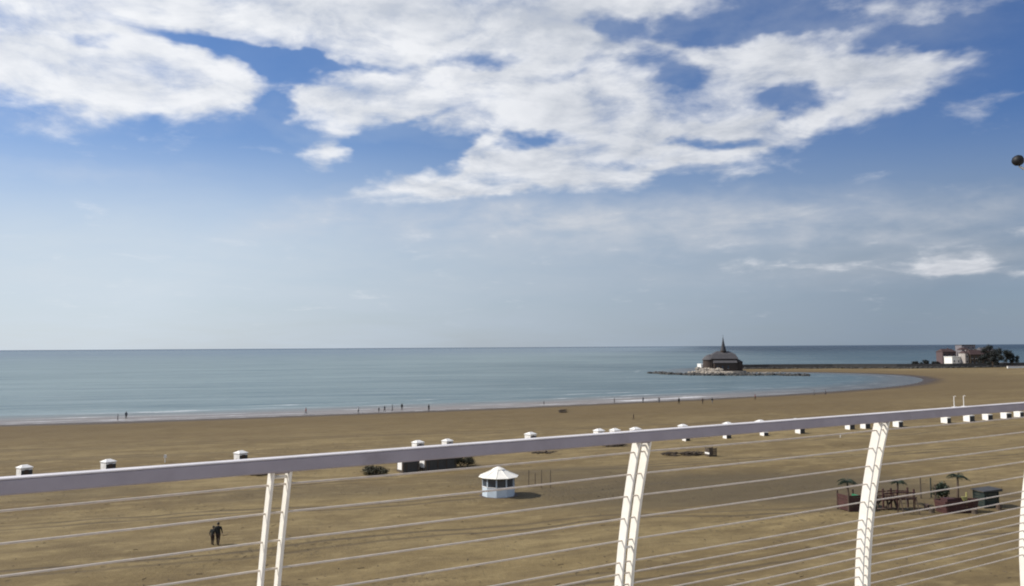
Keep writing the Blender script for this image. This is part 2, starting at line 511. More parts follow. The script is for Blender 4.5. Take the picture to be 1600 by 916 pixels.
def grid_obj(name, xs, ys, zfun, material, kind):
    X, Y = np.meshgrid(xs, ys)
    d = shore_dist(X, Y)
    Z = zfun(X, Y, d)
    ny, nx = X.shape
    co = np.stack([X.ravel(), Y.ravel(), Z.ravel()], 1)
    i = np.arange((ny - 1) * (nx - 1))
    r, c = i // (nx - 1), i % (nx - 1)
    q = np.stack([r * nx + c, r * nx + c + 1, (r + 1) * nx + c + 1, (r + 1) * nx + c], 1)
    me = bpy.data.meshes.new(name)
    me.vertices.add(len(co)); me.vertices.foreach_set('co', co.ravel())
    me.loops.add(q.size); me.loops.foreach_set('vertex_index', q.ravel().astype(np.int32))
    me.polygons.add(len(q)); me.polygons.foreach_set('loop_start', (np.arange(len(q)) * 4).astype(np.int32))
    me.polygons.foreach_set('use_smooth', np.ones(len(q), bool))
    at = me.attributes.new('shore', 'FLOAT', 'POINT')
    at.data.foreach_set('value', d.ravel().astype(np.float32))
    me.update(); me.validate()
    me.materials.append(material)
    o = bpy.data.objects.new(name, me)
    col.objects.link(o)
    return tag(o, kind=kind)

def steps(lo, hi, f):
    out = [lo]
    while out[-1] < hi:
        out.append(out[-1] + f(out[-1]))
    return np.array(out)

def grow(core0, core1, step, lo, hi, g=1.25):
    a = list(np.arange(core0, core1, step))
    s_ = step
    while a[-1] < hi:
        s_ *= g; a.append(a[-1] + s_)
    s_ = step
    while a[0] > lo:
        s_ *= g; a.insert(0, a[0] - s_)
    return np.array(a)

# sand material
DAMP = [(*gp(1130, 762).xy, 30, 13, .8), (*gp(880, 742).xy, 18, 8, .6), (*gp(1420, 775).xy, 16, 10, .55), (*gp(480, 770).xy, 16, 6, .35), (*gp(120, 770).xy, 12, 5, .35)]
def sand_material():
    m = bpy.data.materials.new('beach_sand')
    m.use_nodes = True
    t = NT(m.node_tree)
    out = t.n('ShaderNodeOutputMaterial')
    p = t.n('ShaderNodeBsdfPrincipled')
    t.t.links.new(p.outputs[0], out.inputs[0])
    oc = t.n('ShaderNodeTexCoord').outputs['Object']
    at = t.n('ShaderNodeAttribute', attribute_name='shore')
    d = at.outputs['Fac']
    mp = t.n('ShaderNodeMapping', vector_type='TEXTURE')
    t.put(mp.inputs[0], oc)
    mp.inputs[2].default_value = (0, 0, 0.36)
    mp.inputs[3].default_value = (4.0, 1.0, 1.0)
    st = mp.outputs[0]                                   # stretched along the beach
    mpm = t.n('ShaderNodeMapping', vector_type='TEXTURE')
    t.put(mpm.inputs[0], oc)
    mpm.inputs[2].default_value = (0, 0, 0.28)
    mpm.inputs[3].default_value = (2.2, 1.0, 1.0)
    big = t.noise(st, 0.045, 4, 0.6)
    mid = t.noise(st, 0.30, 5, 0.65)
    mot = t.noise(mpm.outputs[0], 0.55, 5, 0.68)
    fine = t.noise(oc, 1.7, 6, 0.7)
    grain = t.noise(oc, 9.0, 4, 0.7)
    c = t.mix(t.ss(big, 0.36, 0.64), (0.141, 0.100, 0.044), (0.228, 0.172, 0.080))
    c = t.mix(t.ss(mid, 0.44, 0.66, 0, 0.75), c, (0.119, 0.085, 0.039))
    c = t.mix(t.ss(mot, 0.50, 0.66, 0, 0.60), c, (0.271, 0.208, 0.099))
    c = t.mix(t.ss(mot, 0.36, 0.48, 0.55, 0), c, (0.111, 0.079, 0.037))
    c = t.mix(t.ss(fine, 0.5, 0.72, 0, 0.45), c, (0.114, 0.081, 0.038))
    c = t.mix(t.ss(grain, 0.4, 0.7, 0.0, 0.25), c, (0.259, 0.199, 0.096))
    # wheel ruts: pairs of narrow lines wandering along the beach
    mp2 = t.n('ShaderNodeMapping', vector_type='TEXTURE')
    t.put(mp2.inputs[0], oc)
    mp2.inputs[2].default_value = (0, 0, 0.34)
    rx_, ry_, rz_ = t.sep(mp2.outputs[0])
    wob = t.m('MULTIPLY', t.m('SUBTRACT', t.noise(t.xyz(rx_, 0.0, 0.0), 0.016, 2, 0.5), 0.5), 34.0)
    trk = None
    for v0, k_, w_ in ((66, 1.0, .3), (67.9, 1.0, .3), (84, -.7, .28), (85.8, -.7, .28), (97, .5, .32), (98.9, .5, .32), (118, .8, .35), (120, .8, .35), (133, -.4, .35), (135, -.4, .35), (147, .3, .4), (149.2, .3, .4), (52, -.5, .25), (53.8, -.5, .25)):
        a_ = t.m('ABSOLUTE', t.m('SUBTRACT', t.m('MULTIPLY_ADD', wob, k_, ry_), float(v0)))
        l_ = t.ss(a_, w_ * .4, w_ * 1.6, 1.0, 0.0)
        trk = l_ if trk is None else t.m('MAXIMUM', trk, l_)
    trk = t.m('MULTIPLY', trk, t.ss(t.noise(st, 0.09, 3), 0.36, 0.56, 0.2, 1.0))
    c = t.mix(t.m('MULTIPLY', trk, 0.85), c, (0.085, 0.064, 0.038))
    # trampled hollows
    vo = t.n('ShaderNodeTexVoronoi')
    t.put(vo.inputs['Vector'], oc); vo.inputs['Scale'].default_value = 1.1
    hol = t.m('MULTIPLY', t.ss(vo.outputs['Distance'], 0.10, 0.34, 1.0, 0.0), t.ss(t.noise(st, 0.07, 3, 0.6), 0.46, 0.58))
    c = t.mix(t.m('MULTIPLY', hol, 0.5), c, (0.101, 0.076, 0.040))
    # broad damp hollows in the middle of the beach, dark from standing rain
    for (cx_, cy_, sx_, sy_, am) in DAMP:
        mq = t.n('ShaderNodeMapping', vector_type='TEXTURE')
        t.put(mq.inputs[0], oc)
        mq.inputs[1].default_value = (cx_, cy_, 0); mq.inputs[2].default_value = (0, 0, 0.25); mq.inputs[3].default_value = (sx_, sy_, 1000)
        ln = t.n('ShaderNodeVectorMath', operation='LENGTH'); t.put(ln.inputs[0], mq.outputs[0])
        e_ = t.m('ADD', ln.outputs['Value'], t.m('MULTIPLY', t.m('SUBTRACT', mid, 0.5), 0.9))
        c = t.mix(t.ss(e_, 0.45, 1.1, am, 0.0), c, (0.090, 0.070, 0.040))
    # damp sand towards the water
    dn = t.m('ADD', d, t.m('MULTIPLY', t.m('SUBTRACT', t.noise(st, 0.06, 4, 0.6), 0.5), 26.0))
    damp = t.ss(dn, 20.0, 85.0, 1.0, 0.0)
    c = t.mix(t.m('MULTIPLY', damp, 0.78), c, (0.119, 0.083, 0.037))
    dn2 = t.m('ADD', d, t.m('MULTIPLY', t.m('SUBTRACT', t.noise(st, 0.12, 3, 0.6), 0.5), 6.0))
    wet = t.ss(dn2, 2.0, 11.0, 1.0, 0.0)
    c = t.mix(wet, c, (0.063, 0.042, 0.020))
    t.t.links.new(c, p.inputs['Base Color'])
    t.put(p.inputs['Roughness'], t.m('SUBTRACT', 0.95, t.m('MULTIPLY', wet, 0.45)))
    p.inputs['Specular IOR Level'].default_value = 0.25
    b = t.n('ShaderNodeBump')
    b.inputs['Strength'].default_value = 0.75
    b.inputs['Distance'].default_value = 0.16
    hgt = t.m('ADD', t.m('MULTIPLY', fine, 0.8), t.m('MULTIPLY', grain, 0.35))
    hgt = t.m('SUBTRACT', hgt, t.m('ADD', t.m('MULTIPLY', trk, 0.35), t.m('MULTIPLY', hol, 0.5)))
    t.t.links.new(t.m('MULTIPLY', hgt, t.ss(d, 2, 25, 0.15, 1.0)), b.inputs['Height'])
    t.t.links.new(b.outputs[0], p.inputs['Normal'])
    return m

def sea_material():
    m = bpy.data.materials.new('sea_water')
    m.use_nodes = True
    t = NT(m.node_tree)
    out = t.n('ShaderNodeOutputMaterial')
    oc = t.n('ShaderNodeTexCoord').outputs['Object']
    d = t.m('MULTIPLY', t.n('ShaderNodeAttribute', attribute_name='shore').outputs['Fac'], -1.0)   # metres offshore
    ox, oy, oz = t.sep(oc)
    mp = t.n('ShaderNodeMapping', vector_type='TEXTURE')
    t.put(mp.inputs[0], oc); mp.inputs[2].default_value = (0, 0, 0.34); mp.inputs[3].default_value = (6, 1, 1)
    st = mp.outputs[0]
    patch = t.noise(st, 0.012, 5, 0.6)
    # sun-side reflection put into the colour: pale silty water left, dark water right
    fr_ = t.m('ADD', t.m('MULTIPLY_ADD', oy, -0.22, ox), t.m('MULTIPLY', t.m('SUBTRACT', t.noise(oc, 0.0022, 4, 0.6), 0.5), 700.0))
    clear = t.ss(fr_, -330.0, 260.0)  # share of the right side, painted darker for its weaker reflection
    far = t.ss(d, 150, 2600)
    silt_sheen = t.mix(far, (0.215, 0.278, 0.280), (0.170, 0.225, 0.262))
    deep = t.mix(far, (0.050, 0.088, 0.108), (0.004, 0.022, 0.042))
    silt_sheen = t.mix(t.lin(patch, 0.3, 0.7, 0, 0.35), silt_sheen, (0.09, 0.135, 0.155))
    c = t.mix(clear, silt_sheen, deep)
    mps = t.n('ShaderNodeMapping', vector_type='TEXTURE')
    t.put(mps.inputs[0], oc); mps.inputs[2].default_value = (0, 0, 0.22); mps.inputs[3].default_value = (9, 1, 1)
    strk = t.noise(mps.outputs[0], 0.085, 6, 0.68)
    c = t.mix(t.ss(strk, 0.50, 0.66, 0, 0.42), c, (0.055, 0.098, 0.125))
    c = t.mix(t.ss(strk, 0.36, 0.48, 0.28, 0), c, (0.30, 0.36, 0.375))
    c = t.mix(t.ss(d, 4000, 22000, 0, 0.75), c, (0.020, 0.045, 0.085))
    c = t.mix(t.ss(d, 6, 32, 1.0, 0.0), c, t.mix(t.ss(ox, 40.0, 130.0), (0.215, 0.195, 0.178), (0.100, 0.108, 0.108)))
    # foam: broken lines running along the beach close to the waterline
    wob = t.m('MULTIPLY', t.m('SUBTRACT', t.noise(st, 0.07, 5, 0.7), 0.5), 24.0)
    dw = t.m('ADD', d, wob)
    def line(at_, w_):
        a = t.m('ABSOLUTE', t.m('SUBTRACT', dw, at_))
        return t.ss(a, 0.0, w_, 1.0, 0.0)
    fo = t.m('MAXIMUM', t.m('MAXIMUM', line(5.0, 3.2), line(14.0, 3.0)), t.m('MAXIMUM', line(26.0, 2.6), t.m('MULTIPLY', line(41, 2.2), 0.8)))
    br = t.m('MULTIPLY', t.ss(t.noise(st, 0.16, 5, 0.7), 0.46, 0.56), t.ss(t.noise(oc, 0.022, 3, 0.6), 0.36, 0.56, 0.1, 1.0))
    foam = t.m('MULTIPLY', fo, br)
    edge = t.m('MULTIPLY', t.ss(d, 0.1, 2.2, 1.0, 0.0), t.ss(t.noise(oc, 0.3, 4, 0.6), 0.45, 0.62, 0.05, 0.5))
    calm = t.ss(ox, 35.0, 115.0, 1.0, 0.14)            # the little bay behind the rocks is sheltered
    foam = t.m('MULTIPLY', t.m('MAXIMUM', foam, edge), calm)
    # a few whitecaps further out towards the rocks
    c = t.mix(t.m('MULTIPLY', foam, t.ss(t.noise(oc, 1.2, 4, 0.7), 0.35, 0.6, 0.45, 1.0)), c, (0.66, 0.67, 0.68))
    b = t.n('ShaderNodeBump')
    b.inputs['Strength'].default_value = 1.0
    b.inputs['Distance'].default_value = 1.0
    mp3 = t.n('ShaderNodeMapping', vector_type='TEXTURE')
    t.put(mp3.inputs[0], oc); mp3.inputs[2].default_value = (0, 0, 0.34); mp3.inputs[3].default_value = (2.4, 1, 1)
    h1 = t.noise(mp3.outputs[0], 0.35, 4, 0.65)
    h2 = t.noise(mp3.outputs[0], 0.06, 4, 0.6)
    t.t.links.new(t.m('ADD', t.m('MULTIPLY', h1, 0.55), t.m('MULTIPLY', h2, 1.2)), b.inputs['Height'])
    # choppy water: body colour plus a sky reflection weaker than that of a flat mirror
    df = t.n('ShaderNodeBsdfDiffuse'); gl = t.n('ShaderNodeBsdfGlossy'); mx = t.n('ShaderNodeMixShader'); fre = t.n('ShaderNodeFresnel')
    t.put(df.inputs['Color'], c)
    gl.inputs['Roughness'].default_value = 0.24
    fre.inputs['IOR'].default_value = 1.33
    for nd_ in (df, gl, fre):
        t.t.links.new(b.outputs[0], nd_.inputs['Normal'])
    t.put(mx.inputs[0], t.m('MULTIPLY', fre.outputs[0], t.m('MULTIPLY_ADD', foam, -0.3, 0.36)))
    t.t.links.new(df.outputs[0], mx.inputs[1]); t.t.links.new(gl.outputs[0], mx.inputs[2])
    t.t.links.new(mx.outputs[0], out.inputs[0])
    return m

ys = steps(14, 300, lambda y: max(0.45, y * 0.0075))
ys = np.concatenate([steps(-900, 14, lambda y: max(8, -y * 0.2)), ys[1:], steps(ys[-1] + 3, 900, lambda y: 4.5)])
xs = grow(-130, 210, 1.0, -3400, 3400, 1.18)
beach = grid_obj('beach', xs, ys, land_z, sand_material(), 'structure')

def sea_zf(X, Y, d):
    o = -d
    c, s_ = math.cos(0.34), math.sin(0.34)
    u = X * c + Y * s_
    wob = (vnoise(u / 40, u * 0 + 3.3) - .5) * 9
    z = np.full(X.shape, SEA_Z)
    for k, (pos, h, w) in enumerate(((6, .10, 1.6), (13, .22, 1.8), (23, .30, 2.0), (35, .24, 2.4), (49, .16, 3))):
        amp = np.clip(vnoise(u / 22 + 13 * k, u * 0 + k * 7.7) * 2 - .55, 0, 1)
        z = z + h * amp * np.exp(-((o + wob - pos) / w) ** 2)
    chop = (vnoise(X / 6, Y / 2.6) - .5) * 0.10 + (vnoise(X / 17 + 5, Y / 8) - .5) * 0.16
    return np.where(o > 0, z + chop * np.clip(o / 40, 0, 1) * np.exp(-np.maximum(Y - 600, 0) / 800), SEA_Z - 0.02)

sys_ = np.concatenate([np.arange(70, 330, 1.0), grow(330, 640, 2.5, 330, 60000, 1.22)[0:]])
sxs = grow(-240, 380, 3.0, -50000, 50000, 1.25)
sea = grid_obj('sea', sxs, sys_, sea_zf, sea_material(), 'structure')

# ------------------------------------------------------------------ terrace and railing
Ud = Vector((0.853, 0.521, 0)).normalized()      # along the railing, away to the right
Nd = Vector((-Ud.y, Ud.x, 0))                    # outwards, over the beach
DROP = 0.38
RAILZ = CAM_Z - DROP
def rail_point(px):
    py = 745 + (628 - 745) / 1600 * px
    d = ray(px, py)
    t_ = (RAILZ - CAM_Z) / d.z
    return Vector((d.x * t_, d.y * t_, RAILZ))
A_, B_ = rail_point(0), rail_point(1500)
Ud = (B_ - A_); Ud.z = 0; Ud.normalize()
Nd = Vector((-Ud.y, Ud.x, 0))
FLOORZ = RAILZ - 1.2

tm = MB()
c0 = A_ - Ud * 9; c1 = A_ + Ud * 22
o1, o2 = -Nd * 0.22, -Nd * 16
def P(v, z):
    return (v.x, v.y, z)
tm.hexa([P(c0 + o2, 0), P(c1 + o2, 0), P(c1 + o1 * 2, 0), P(c0 + o1 * 2, 0),
         P(c0 + o2, FLOORZ - .3), P(c1 + o2, FLOORZ - .3), P(c1 + o1 * 2, FLOORZ - .3), P(c0 + o1 * 2, FLOORZ - .3)])
tm.hexa([P(c0 + o2 * 1.02, FLOORZ - .298), P(c1 + o2 * 1.02, FLOORZ - .298), P(c1 + o1, FLOORZ - .298), P(c0 + o1, FLOORZ - .298),
         P(c0 + o2 * 1.02, FLOORZ), P(c1 + o2 * 1.02, FLOORZ), P(c1 + o1, FLOORZ), P(c0 + o1, FLOORZ)])
tag(tm.build('terrace', M['floor']), kind='structure')

rail_root = thing('terrace_railing', P(A_, FLOORZ), 0, 'pale metal terrace railing with grey handrail, twin leaning posts and thin horizontal rods', 'railing')
off0 = Vector(P(A_, FLOORZ))
def rb(mb, name, m_, smooth=False, parent=None):
    mb.v = [tuple(Vector(v) - off0) for v in mb.v]
    return mb.build(name, m_, parent or rail_root, smooth)

L0, L1 = -5.0, 11.0
RH, RW = 0.055, 0.044           # box section of the handrail: height and depth
def rail_bar(hw, z0, z1):
    mb = MB()
    for s_ in np.linspace(L0, L1, 17):
        p = A_ + Ud * float(s_)
        for a, z in ((-hw, z0), (hw, z0), (hw, z1), (-hw, z1)):
            mb.v.append(tuple(p + Nd * a + Vector((0, 0, z))))
    for k in range(16):
        b = k * 4
        for q in range(4):
            q2 = (q + 1) % 4
            mb.face((b + q, b + q2, b + 4 + q2, b + 4 + q))
    mb.face((3, 2, 1, 0)); mb.face((64, 65, 66, 67))
    return mb
bevel(rb(rail_bar(RW / 2, -RH, -0.008), 'handrail', M['rail']), 0.006, 3)
# pale strip on the handrail: its sunlit top edge put into the colour
bevel(rb(rail_bar(RW / 2 + 0.001, -0.0078, -0.003), 'sunlit_top_strip', M['cap']), 0.0015, 2)

def curve(h):                  # outward offset and slip along the rail at depth h below the rail top
    hh = min(h, 1.07)
    return Nd * (0.285 * hh - 0.125 * hh * hh) - Ud * (0.026 * hh)

post_s = [(rail_point(px) - A_).dot(Ud) for px in (441, 1007, 1382, 1634)]
post_s = [post_s[0] - 1.68 * 2, post_s[0] - 1.68] + post_s + [post_s[-1] + 1.68, post_s[-1] + 3.36]
PD, PT, SEP = 0.052, 0.011, 0.062
hs = np.linspace(0.045, 1.42, 17)
cable_h = [0.103 + 0.103 * i for i in range(6)] + [0.618 + 0.054 * (i + 1) for i in range(8)]
plate = None
for s0 in post_s:
    for sgn in (-0.5, 0.5):
        if plate is None:
            mb = MB()
            for i, h in enumerate(hs):
                cpt = curve(h) + Vector((0, 0, -h))
                for a, b in ((-1, -1), (1, -1), (1, 1), (-1, 1)):
                    mb.v.append(tuple(cpt + Ud * (a * PT / 2) + Nd * (b * PD / 2)))
                if i:
                    q = (i - 1) * 4
                    for k in range(4):
                        k2 = (k + 1) % 4
                        mb.face((q + k2, q + k, q + 4 + k, q + 4 + k2))
            mb.face((0, 1, 2, 3)); e = (len(hs) - 1) * 4; mb.face((e + 3, e + 2, e + 1, e))
            plate = mb.mesh('post', M['post'])
        po = bpy.data.objects.new('post', plate)
        col.objects.link(po); po.parent = rail_root
        po.location = A_ + Ud * (s0 + sgn * SEP) - off0
        bevel(po, 0.0022, 2)
    # spacer bolts tie the two plates together, bracket under the handrail
    for h in (0.075, 0.55, 1.0):
        c = A_ + Ud * s0 + curve(h) + Vector((0, 0, -h))
        rb(MB().tube([c - Ud * (SEP / 2 - 0.004), c + Ud * (SEP / 2 - 0.004)], 0.006, 8), 'spacer', M['post'], True)
    e_ = A_ + Ud * s0 + curve(1.32) + Vector((0, 0, -1.32))
    f_ = A_ + Ud * s0 + o1 + Vector((0, 0, -1.32))
    rb(MB().tube([f_, e_], 0.02, 8), 'wall_bracket', M['post'], True)
    c = A_ + Ud * s0 + Vector((0, 0, -0.052))
    rb(MB().tube([c - Ud * 0.024, c + Ud * 0.024], 0.010, 8), 'saddle', M['rail'], True)
for h in cable_h:
    c = curve(h) + Vector((0, 0, -h))
    pts = []
    ss_ = [L0] + post_s + [L1]
    for a, b in zip(ss_[:-1], ss_[1:]):
        for f in (0, 0.25, 0.5, 0.75):
            pts.append(A_ + Ud * (a + (b - a) * f) + c + Vector((0, 0, -0.0045 * math.sin(math.pi * f))))
    pts.append(A_ + Ud * L1 + c)
    rb(MB().tube(pts, 0.0040, 7), 'rod', M['cable'], True)

# spotlight on a pole beside the railing
lp = Vector((3.40, 5.12, FLOORZ))
sp = thing('spotlight_pole', lp, 0, 'small round black spotlight on an arm at the right edge of the sky', 'spotlight')
head = Vector((0, 0, 0))
d_ = ray(1590.5, 251)
tt = 5.1 / d_.y
hc = Vector((d_.x * tt, 5.1, CAM_Z + d_.z * tt)) - lp
MB().tube([(0, 0, 0), (0, 0, hc.z + 0.25)], 0.03, 14).build('pole', M['alu'], sp, True)
MB().lathe([(0.0, 0.014), (0.10, 0.012), (0.11, 0.0), (0.11, -0.001)], 16).build('base_plate', M['alu'], sp)
mb = MB().lathe([(0.0, -0.034), (0.016, -0.031), (0.028, -0.020), (0.033, -0.004), (0.033, 0.010), (0.026, 0.024), (0.012, 0.032), (0, 0.034)], 20)
hd = mb.build('lamp_head', M['black'], sp, True)
hd.location = hc
hd.rotation_euler = (R(82), 0, R(30))
MB().tube([hc + Vector((0.005, 0, -0.036)), hc + Vector((0.03, 0, -0.05)), hc + Vector((0.09, 0.0, -0.045)), Vector((0, 0, hc.z - 0.04))], [0.006, 0.008, 0.010, 0.012], 8).build('arm', M['alu'], sp, True)

# ------------------------------------------------------------------ beach furniture
def put(px, py):
    p = gp(px, py)
    p.z = ground(p)
    return gp(px, py, p.z)

BEACH_ROT = 0.40

def make_cabin(name, w, dpt, h, rise):
    """white cabin: plank walls, low hipped roof with eaves, door"""
    r = bpy.data.objects.new(name, None); col.objects.link(r)
    MB().box(-w / 2, w / 2, -dpt / 2, dpt / 2, -0.15, h).build('wall', M['white'], r)
    e = 0.10
    mb = MB().box(-w / 2 - e, w / 2 + e, -dpt / 2 - e, dpt / 2 + e, h + .002, h + 0.07)
    mb.hexa([(-w / 2 - e, -dpt / 2 - e, h + .07), (w / 2 + e, -dpt / 2 - e, h + .07), (w / 2 + e, dpt / 2 + e, h + .07), (-w / 2 - e, dpt / 2 + e, h + .07),
             (-w * .22, -.05, h + rise), (w * .22, -.05, h + rise), (w * .22, .05, h + rise), (-w * .22, .05, h + rise)])
    mb.build('roof', M['white'], r)
    MB().box(-w * .49, w * .49, -dpt / 2 - .03, -dpt / 2 - .002, -0.1, h * .74).build('shaded_front', M['tarp_and_shade'], r)  # dark sheet standing in for shade on the camera-facing wall
    MB().box(-w * .22, w * .14, -dpt / 2 - .055, -dpt / 2 - .032, 0.0, h * .82).build('door', M['darkwood'], r)
    MB().box(-w / 2 - .002 - .025, -w / 2 - .003, -dpt * .2, dpt * .2, h * .35, h * .75).build('shutter', M['white'], r)
    return r

row1 = [(38, 725), (169, 716), (376, 703), (653, 687), (699, 684), (829, 675), (936, 670), (961, 669), (993, 667.5), (1067, 661.5), (1137, 658.5), (1188, 655.5), (1243, 652.5)]
row1_lab = ['leftmost white beach cabin, standing alone behind the handrail at the far left',
            'second white beach cabin from the left edge, just above the handrail',
            'white beach cabin above the handrail left of the twin post nearest the left edge',
            'left one of two neighbouring white cabins behind the handrail above the dark long sheds',
            'right one of two neighbouring white cabins behind the handrail above the dark long sheds',
            'lone white cabin peeking over the handrail above and right of the round kiosk',
            'left one of three close white cabins just left of the middle twin post',
            'middle one of three close white cabins just left of the middle twin post',
            'right one of three close white cabins, directly above the middle twin post',
            'first white cabin roof over the handrail right of the middle twin post',
            'second white cabin roof over the handrail right of the middle twin post',
            'third white cabin roof over the handrail right of the middle twin post',
            'fourth and last white cabin roof over the handrail, left of the right twin post']
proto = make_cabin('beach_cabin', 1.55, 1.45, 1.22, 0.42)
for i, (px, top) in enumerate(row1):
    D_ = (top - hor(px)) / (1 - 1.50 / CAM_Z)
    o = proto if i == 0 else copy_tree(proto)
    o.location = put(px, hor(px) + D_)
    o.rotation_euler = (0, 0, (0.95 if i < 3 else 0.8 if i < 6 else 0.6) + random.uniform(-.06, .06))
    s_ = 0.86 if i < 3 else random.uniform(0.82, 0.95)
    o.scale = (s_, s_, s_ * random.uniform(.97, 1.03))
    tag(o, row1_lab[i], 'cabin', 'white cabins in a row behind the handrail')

def make_bin(name):
    """low white storage box with lid, plinth and handle"""
    r = bpy.data.objects.new(name, None); col.objects.link(r)
    bevel(MB().box(-.62, .62, -.70, .70, -0.1, 1.0).build('body', M['white'], r), .03)
    MB().box(-.66, .66, -.74, .74, 1.002, 1.12, .93).build('lid', M['canvas'], r)
    MB().box(-.2, .2, -.74, -.702, .62, .68).build('handle', M['black'], r)
    MB().box(-.6, .6, -.735, -.703, -.05, .97).build('panel', M['tarp_and_shade'], r)  # shaded front of the white box, drawn as a dark sheet
    return r

row2 = [(1072, 690), (1136, 686), (1194, 682), (1250, 678), (1328, 672), (1352, 670.5), (1403, 668), (1478, 662), (1514, 659), (1543, 657), (1572, 655), (1592, 652.5)]
row2_lab = ['leftmost low white box below the handrail, right of the middle twin post',
            'second low white box below the handrail counted from the middle twin post',
            'third low white box below the handrail counted from the middle twin post',
            'lone low white box with a long shadow midway between middle and right twin posts',
            'left one of two close white boxes just left of the right twin post',
            'right one of two close white boxes, touching the left side of the right twin post',
            'white box just right of the top of the right twin post',
            'first of five white boxes in a row right of the right twin post',
            'second of five white boxes in a row right of the right twin post',
            'third of five white boxes in a row near the right edge',
            'fourth of five white boxes in a row near the right edge',
            'last white box of the row, at the right edge of the picture']
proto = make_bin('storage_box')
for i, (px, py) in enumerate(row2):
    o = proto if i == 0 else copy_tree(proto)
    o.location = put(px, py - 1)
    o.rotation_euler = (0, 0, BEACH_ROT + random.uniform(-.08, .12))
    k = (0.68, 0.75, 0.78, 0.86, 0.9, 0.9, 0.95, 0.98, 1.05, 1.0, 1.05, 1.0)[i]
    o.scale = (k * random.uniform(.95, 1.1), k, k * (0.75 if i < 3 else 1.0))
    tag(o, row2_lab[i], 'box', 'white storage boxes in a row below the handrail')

# octagonal kiosk
kp = put(779, 774)
K = thing('beach_kiosk', kp, R(12), 'round white beach kiosk with pale conical canvas roof and band of dark windows', 'kiosk')
n8 = 10
def ring(r, k, off=0.0):
    a = 2 * math.pi * (k + off) / n8
    return Vector((r * math.cos(a), r * math.sin(a), 0))
for k in range(n8):
    a, b = ring(1.72, k), ring(1.72, k + 1)
    nrm = ((a + b) / 2).normalized()
    ins = nrm * 0.05
    m1 = MB()
    def slab(mb, p, q, z0, z1, th):
        t_ = nrm * th
        mb.hexa([P(p - t_, z0), P(q - t_, z0), P(q, z0), P(p, z0), P(p - t_, z1), P(q - t_, z1), P(q, z1), P(p, z1)])
    slab(m1, a, b, -.1, .98, .08)
    m1.build('wall_panel', M['greywall'], K)
    m2 = MB(); e = (b - a) * .075
    slab(m2, a + e - ins, b - e - ins, 1.03, 1.82, .02)
    m2.build('window', M['glass'], K)
    for p_, q_ in ((a, a + e), (b - e, b)):
        m3 = MB(); slab(m3, p_ - nrm * .002, q_ - nrm * .002, 1.032, 1.87, .09)
        m3.build('window_frame', M['greywall'], K)
    m4 = MB(); slab(m4, a + nrm * .03, b + nrm * .03, .985, 1.03, .12)
    m4.build('sill', M['white'], K)
    m5 = MB(); slab(m5, a + nrm * .004, b + nrm * .004, 1.872, 2.02, .1)
    m5.build('fascia', M['white'], K)
rf = MB().lathe([(2.10, 1.94), (2.14, 1.98), (1.35, 2.30), (0.72, 2.60), (0.66, 2.72), (0.0, 3.0)], n8, rot=0).build('roof', M['canvas'], K)
for k in range(n8):
    a = 2 * math.pi * k / n8
    MB().tube([(2.12 * math.cos(a), 2.12 * math.sin(a), 1.985), (1.35 * math.cos(a), 1.35 * math.sin(a), 2.315), (.72 * math.cos(a), .72 * math.sin(a), 2.615)], .028, 6).build('roof_rib', M['canvas'], rf)
MB().lathe([(2.02, -.12), (2.02, .02), (0, .02)], 20).build('base', M['darkwood'], K)
ctr = MB().box(-.9, .9, -.6, .6, 0.03, 0.95).build('counter', M['darkwood'], K)

# slim wooden poles right of the kiosk
for i, (px, py, h) in enumerate(((826, 762, 1.9), (836, 761, 1.5), (846, 763, 2.0), (860, 762, 1.9))):
    o = MB().tube([(0, 0, -.2), (0.02, 0, h * .5), (0.03, .02, h)], [.045, .04, .035], 7).build('wooden_stake', M['drift'])
    o.location = put(px, py)
    tag(o, ('first', 'second', 'third', 'fourth')[i] + ' thin brown stake counted from the round kiosk to the right', 'stake', 'stakes beside the kiosk')

# long sheds with white ends and dark sides
def shed(px, py, L, h, w, label, hedge=False):
    r = thing('long_shed', put(px, py), R(36), label, 'shed', 'low long sheds behind the kiosk')
    bd = MB().box(.12, L, -w / 2, w / 2, -.1, h * .8)
    bd.build('side_wall', M['tarp_and_shade'], r)
    MB().box(-.02, .118, -w / 2 - .03, w / 2 + .03, -.1, h * .78).build('end_panel', M['drift'], r)
    MB().box(-.06, -.022, -w * .36, w * .36, h * .25, h * .93).build('end_board', M['white'], r)
    mb = MB()
    for k in range(8):
        a0, a1 = math.pi * k / 8, math.pi * (k + 1) / 8
        y0, z0, y1, z1 = math.cos(a0) * (w / 2 + .06), h * .8 + math.sin(a0) * h * .22, math.cos(a1) * (w / 2 + .06), h * .8 + math.sin(a1) * h * .22
        mb.hexa([(.12, y0, z0 - .03), (L + .05, y0, z0 - .03), (L + .05, y1, z1 - .03), (.12, y1, z1 - .03), (.12, y0, z0 + .01), (L + .05, y0, z0 + .01), (L + .05, y1, z1 + .01), (.12, y1, z1 + .01)])
    mb.build('tarpaulin', M['tarp_and_shade'], r)
    nb = max(2, int(L / 1.1))
    for k in range(nb):
        x = .5 + (L - .7) * k / max(1, nb - 1)
        MB().box(x - .04, x + .04, -w / 2 - .05, -w / 2 - .003, -.1, h * .78).build('batten', M['darkwood'], r)
    return r
shed(625, 739, 2.3, 1.55, 1.5, 'short dark shed with white end panel, left of the longer shed')
shed(660, 735.5, 4.6, 1.65, 1.6, 'longer dark tarpaulin-covered shed with white end panel')

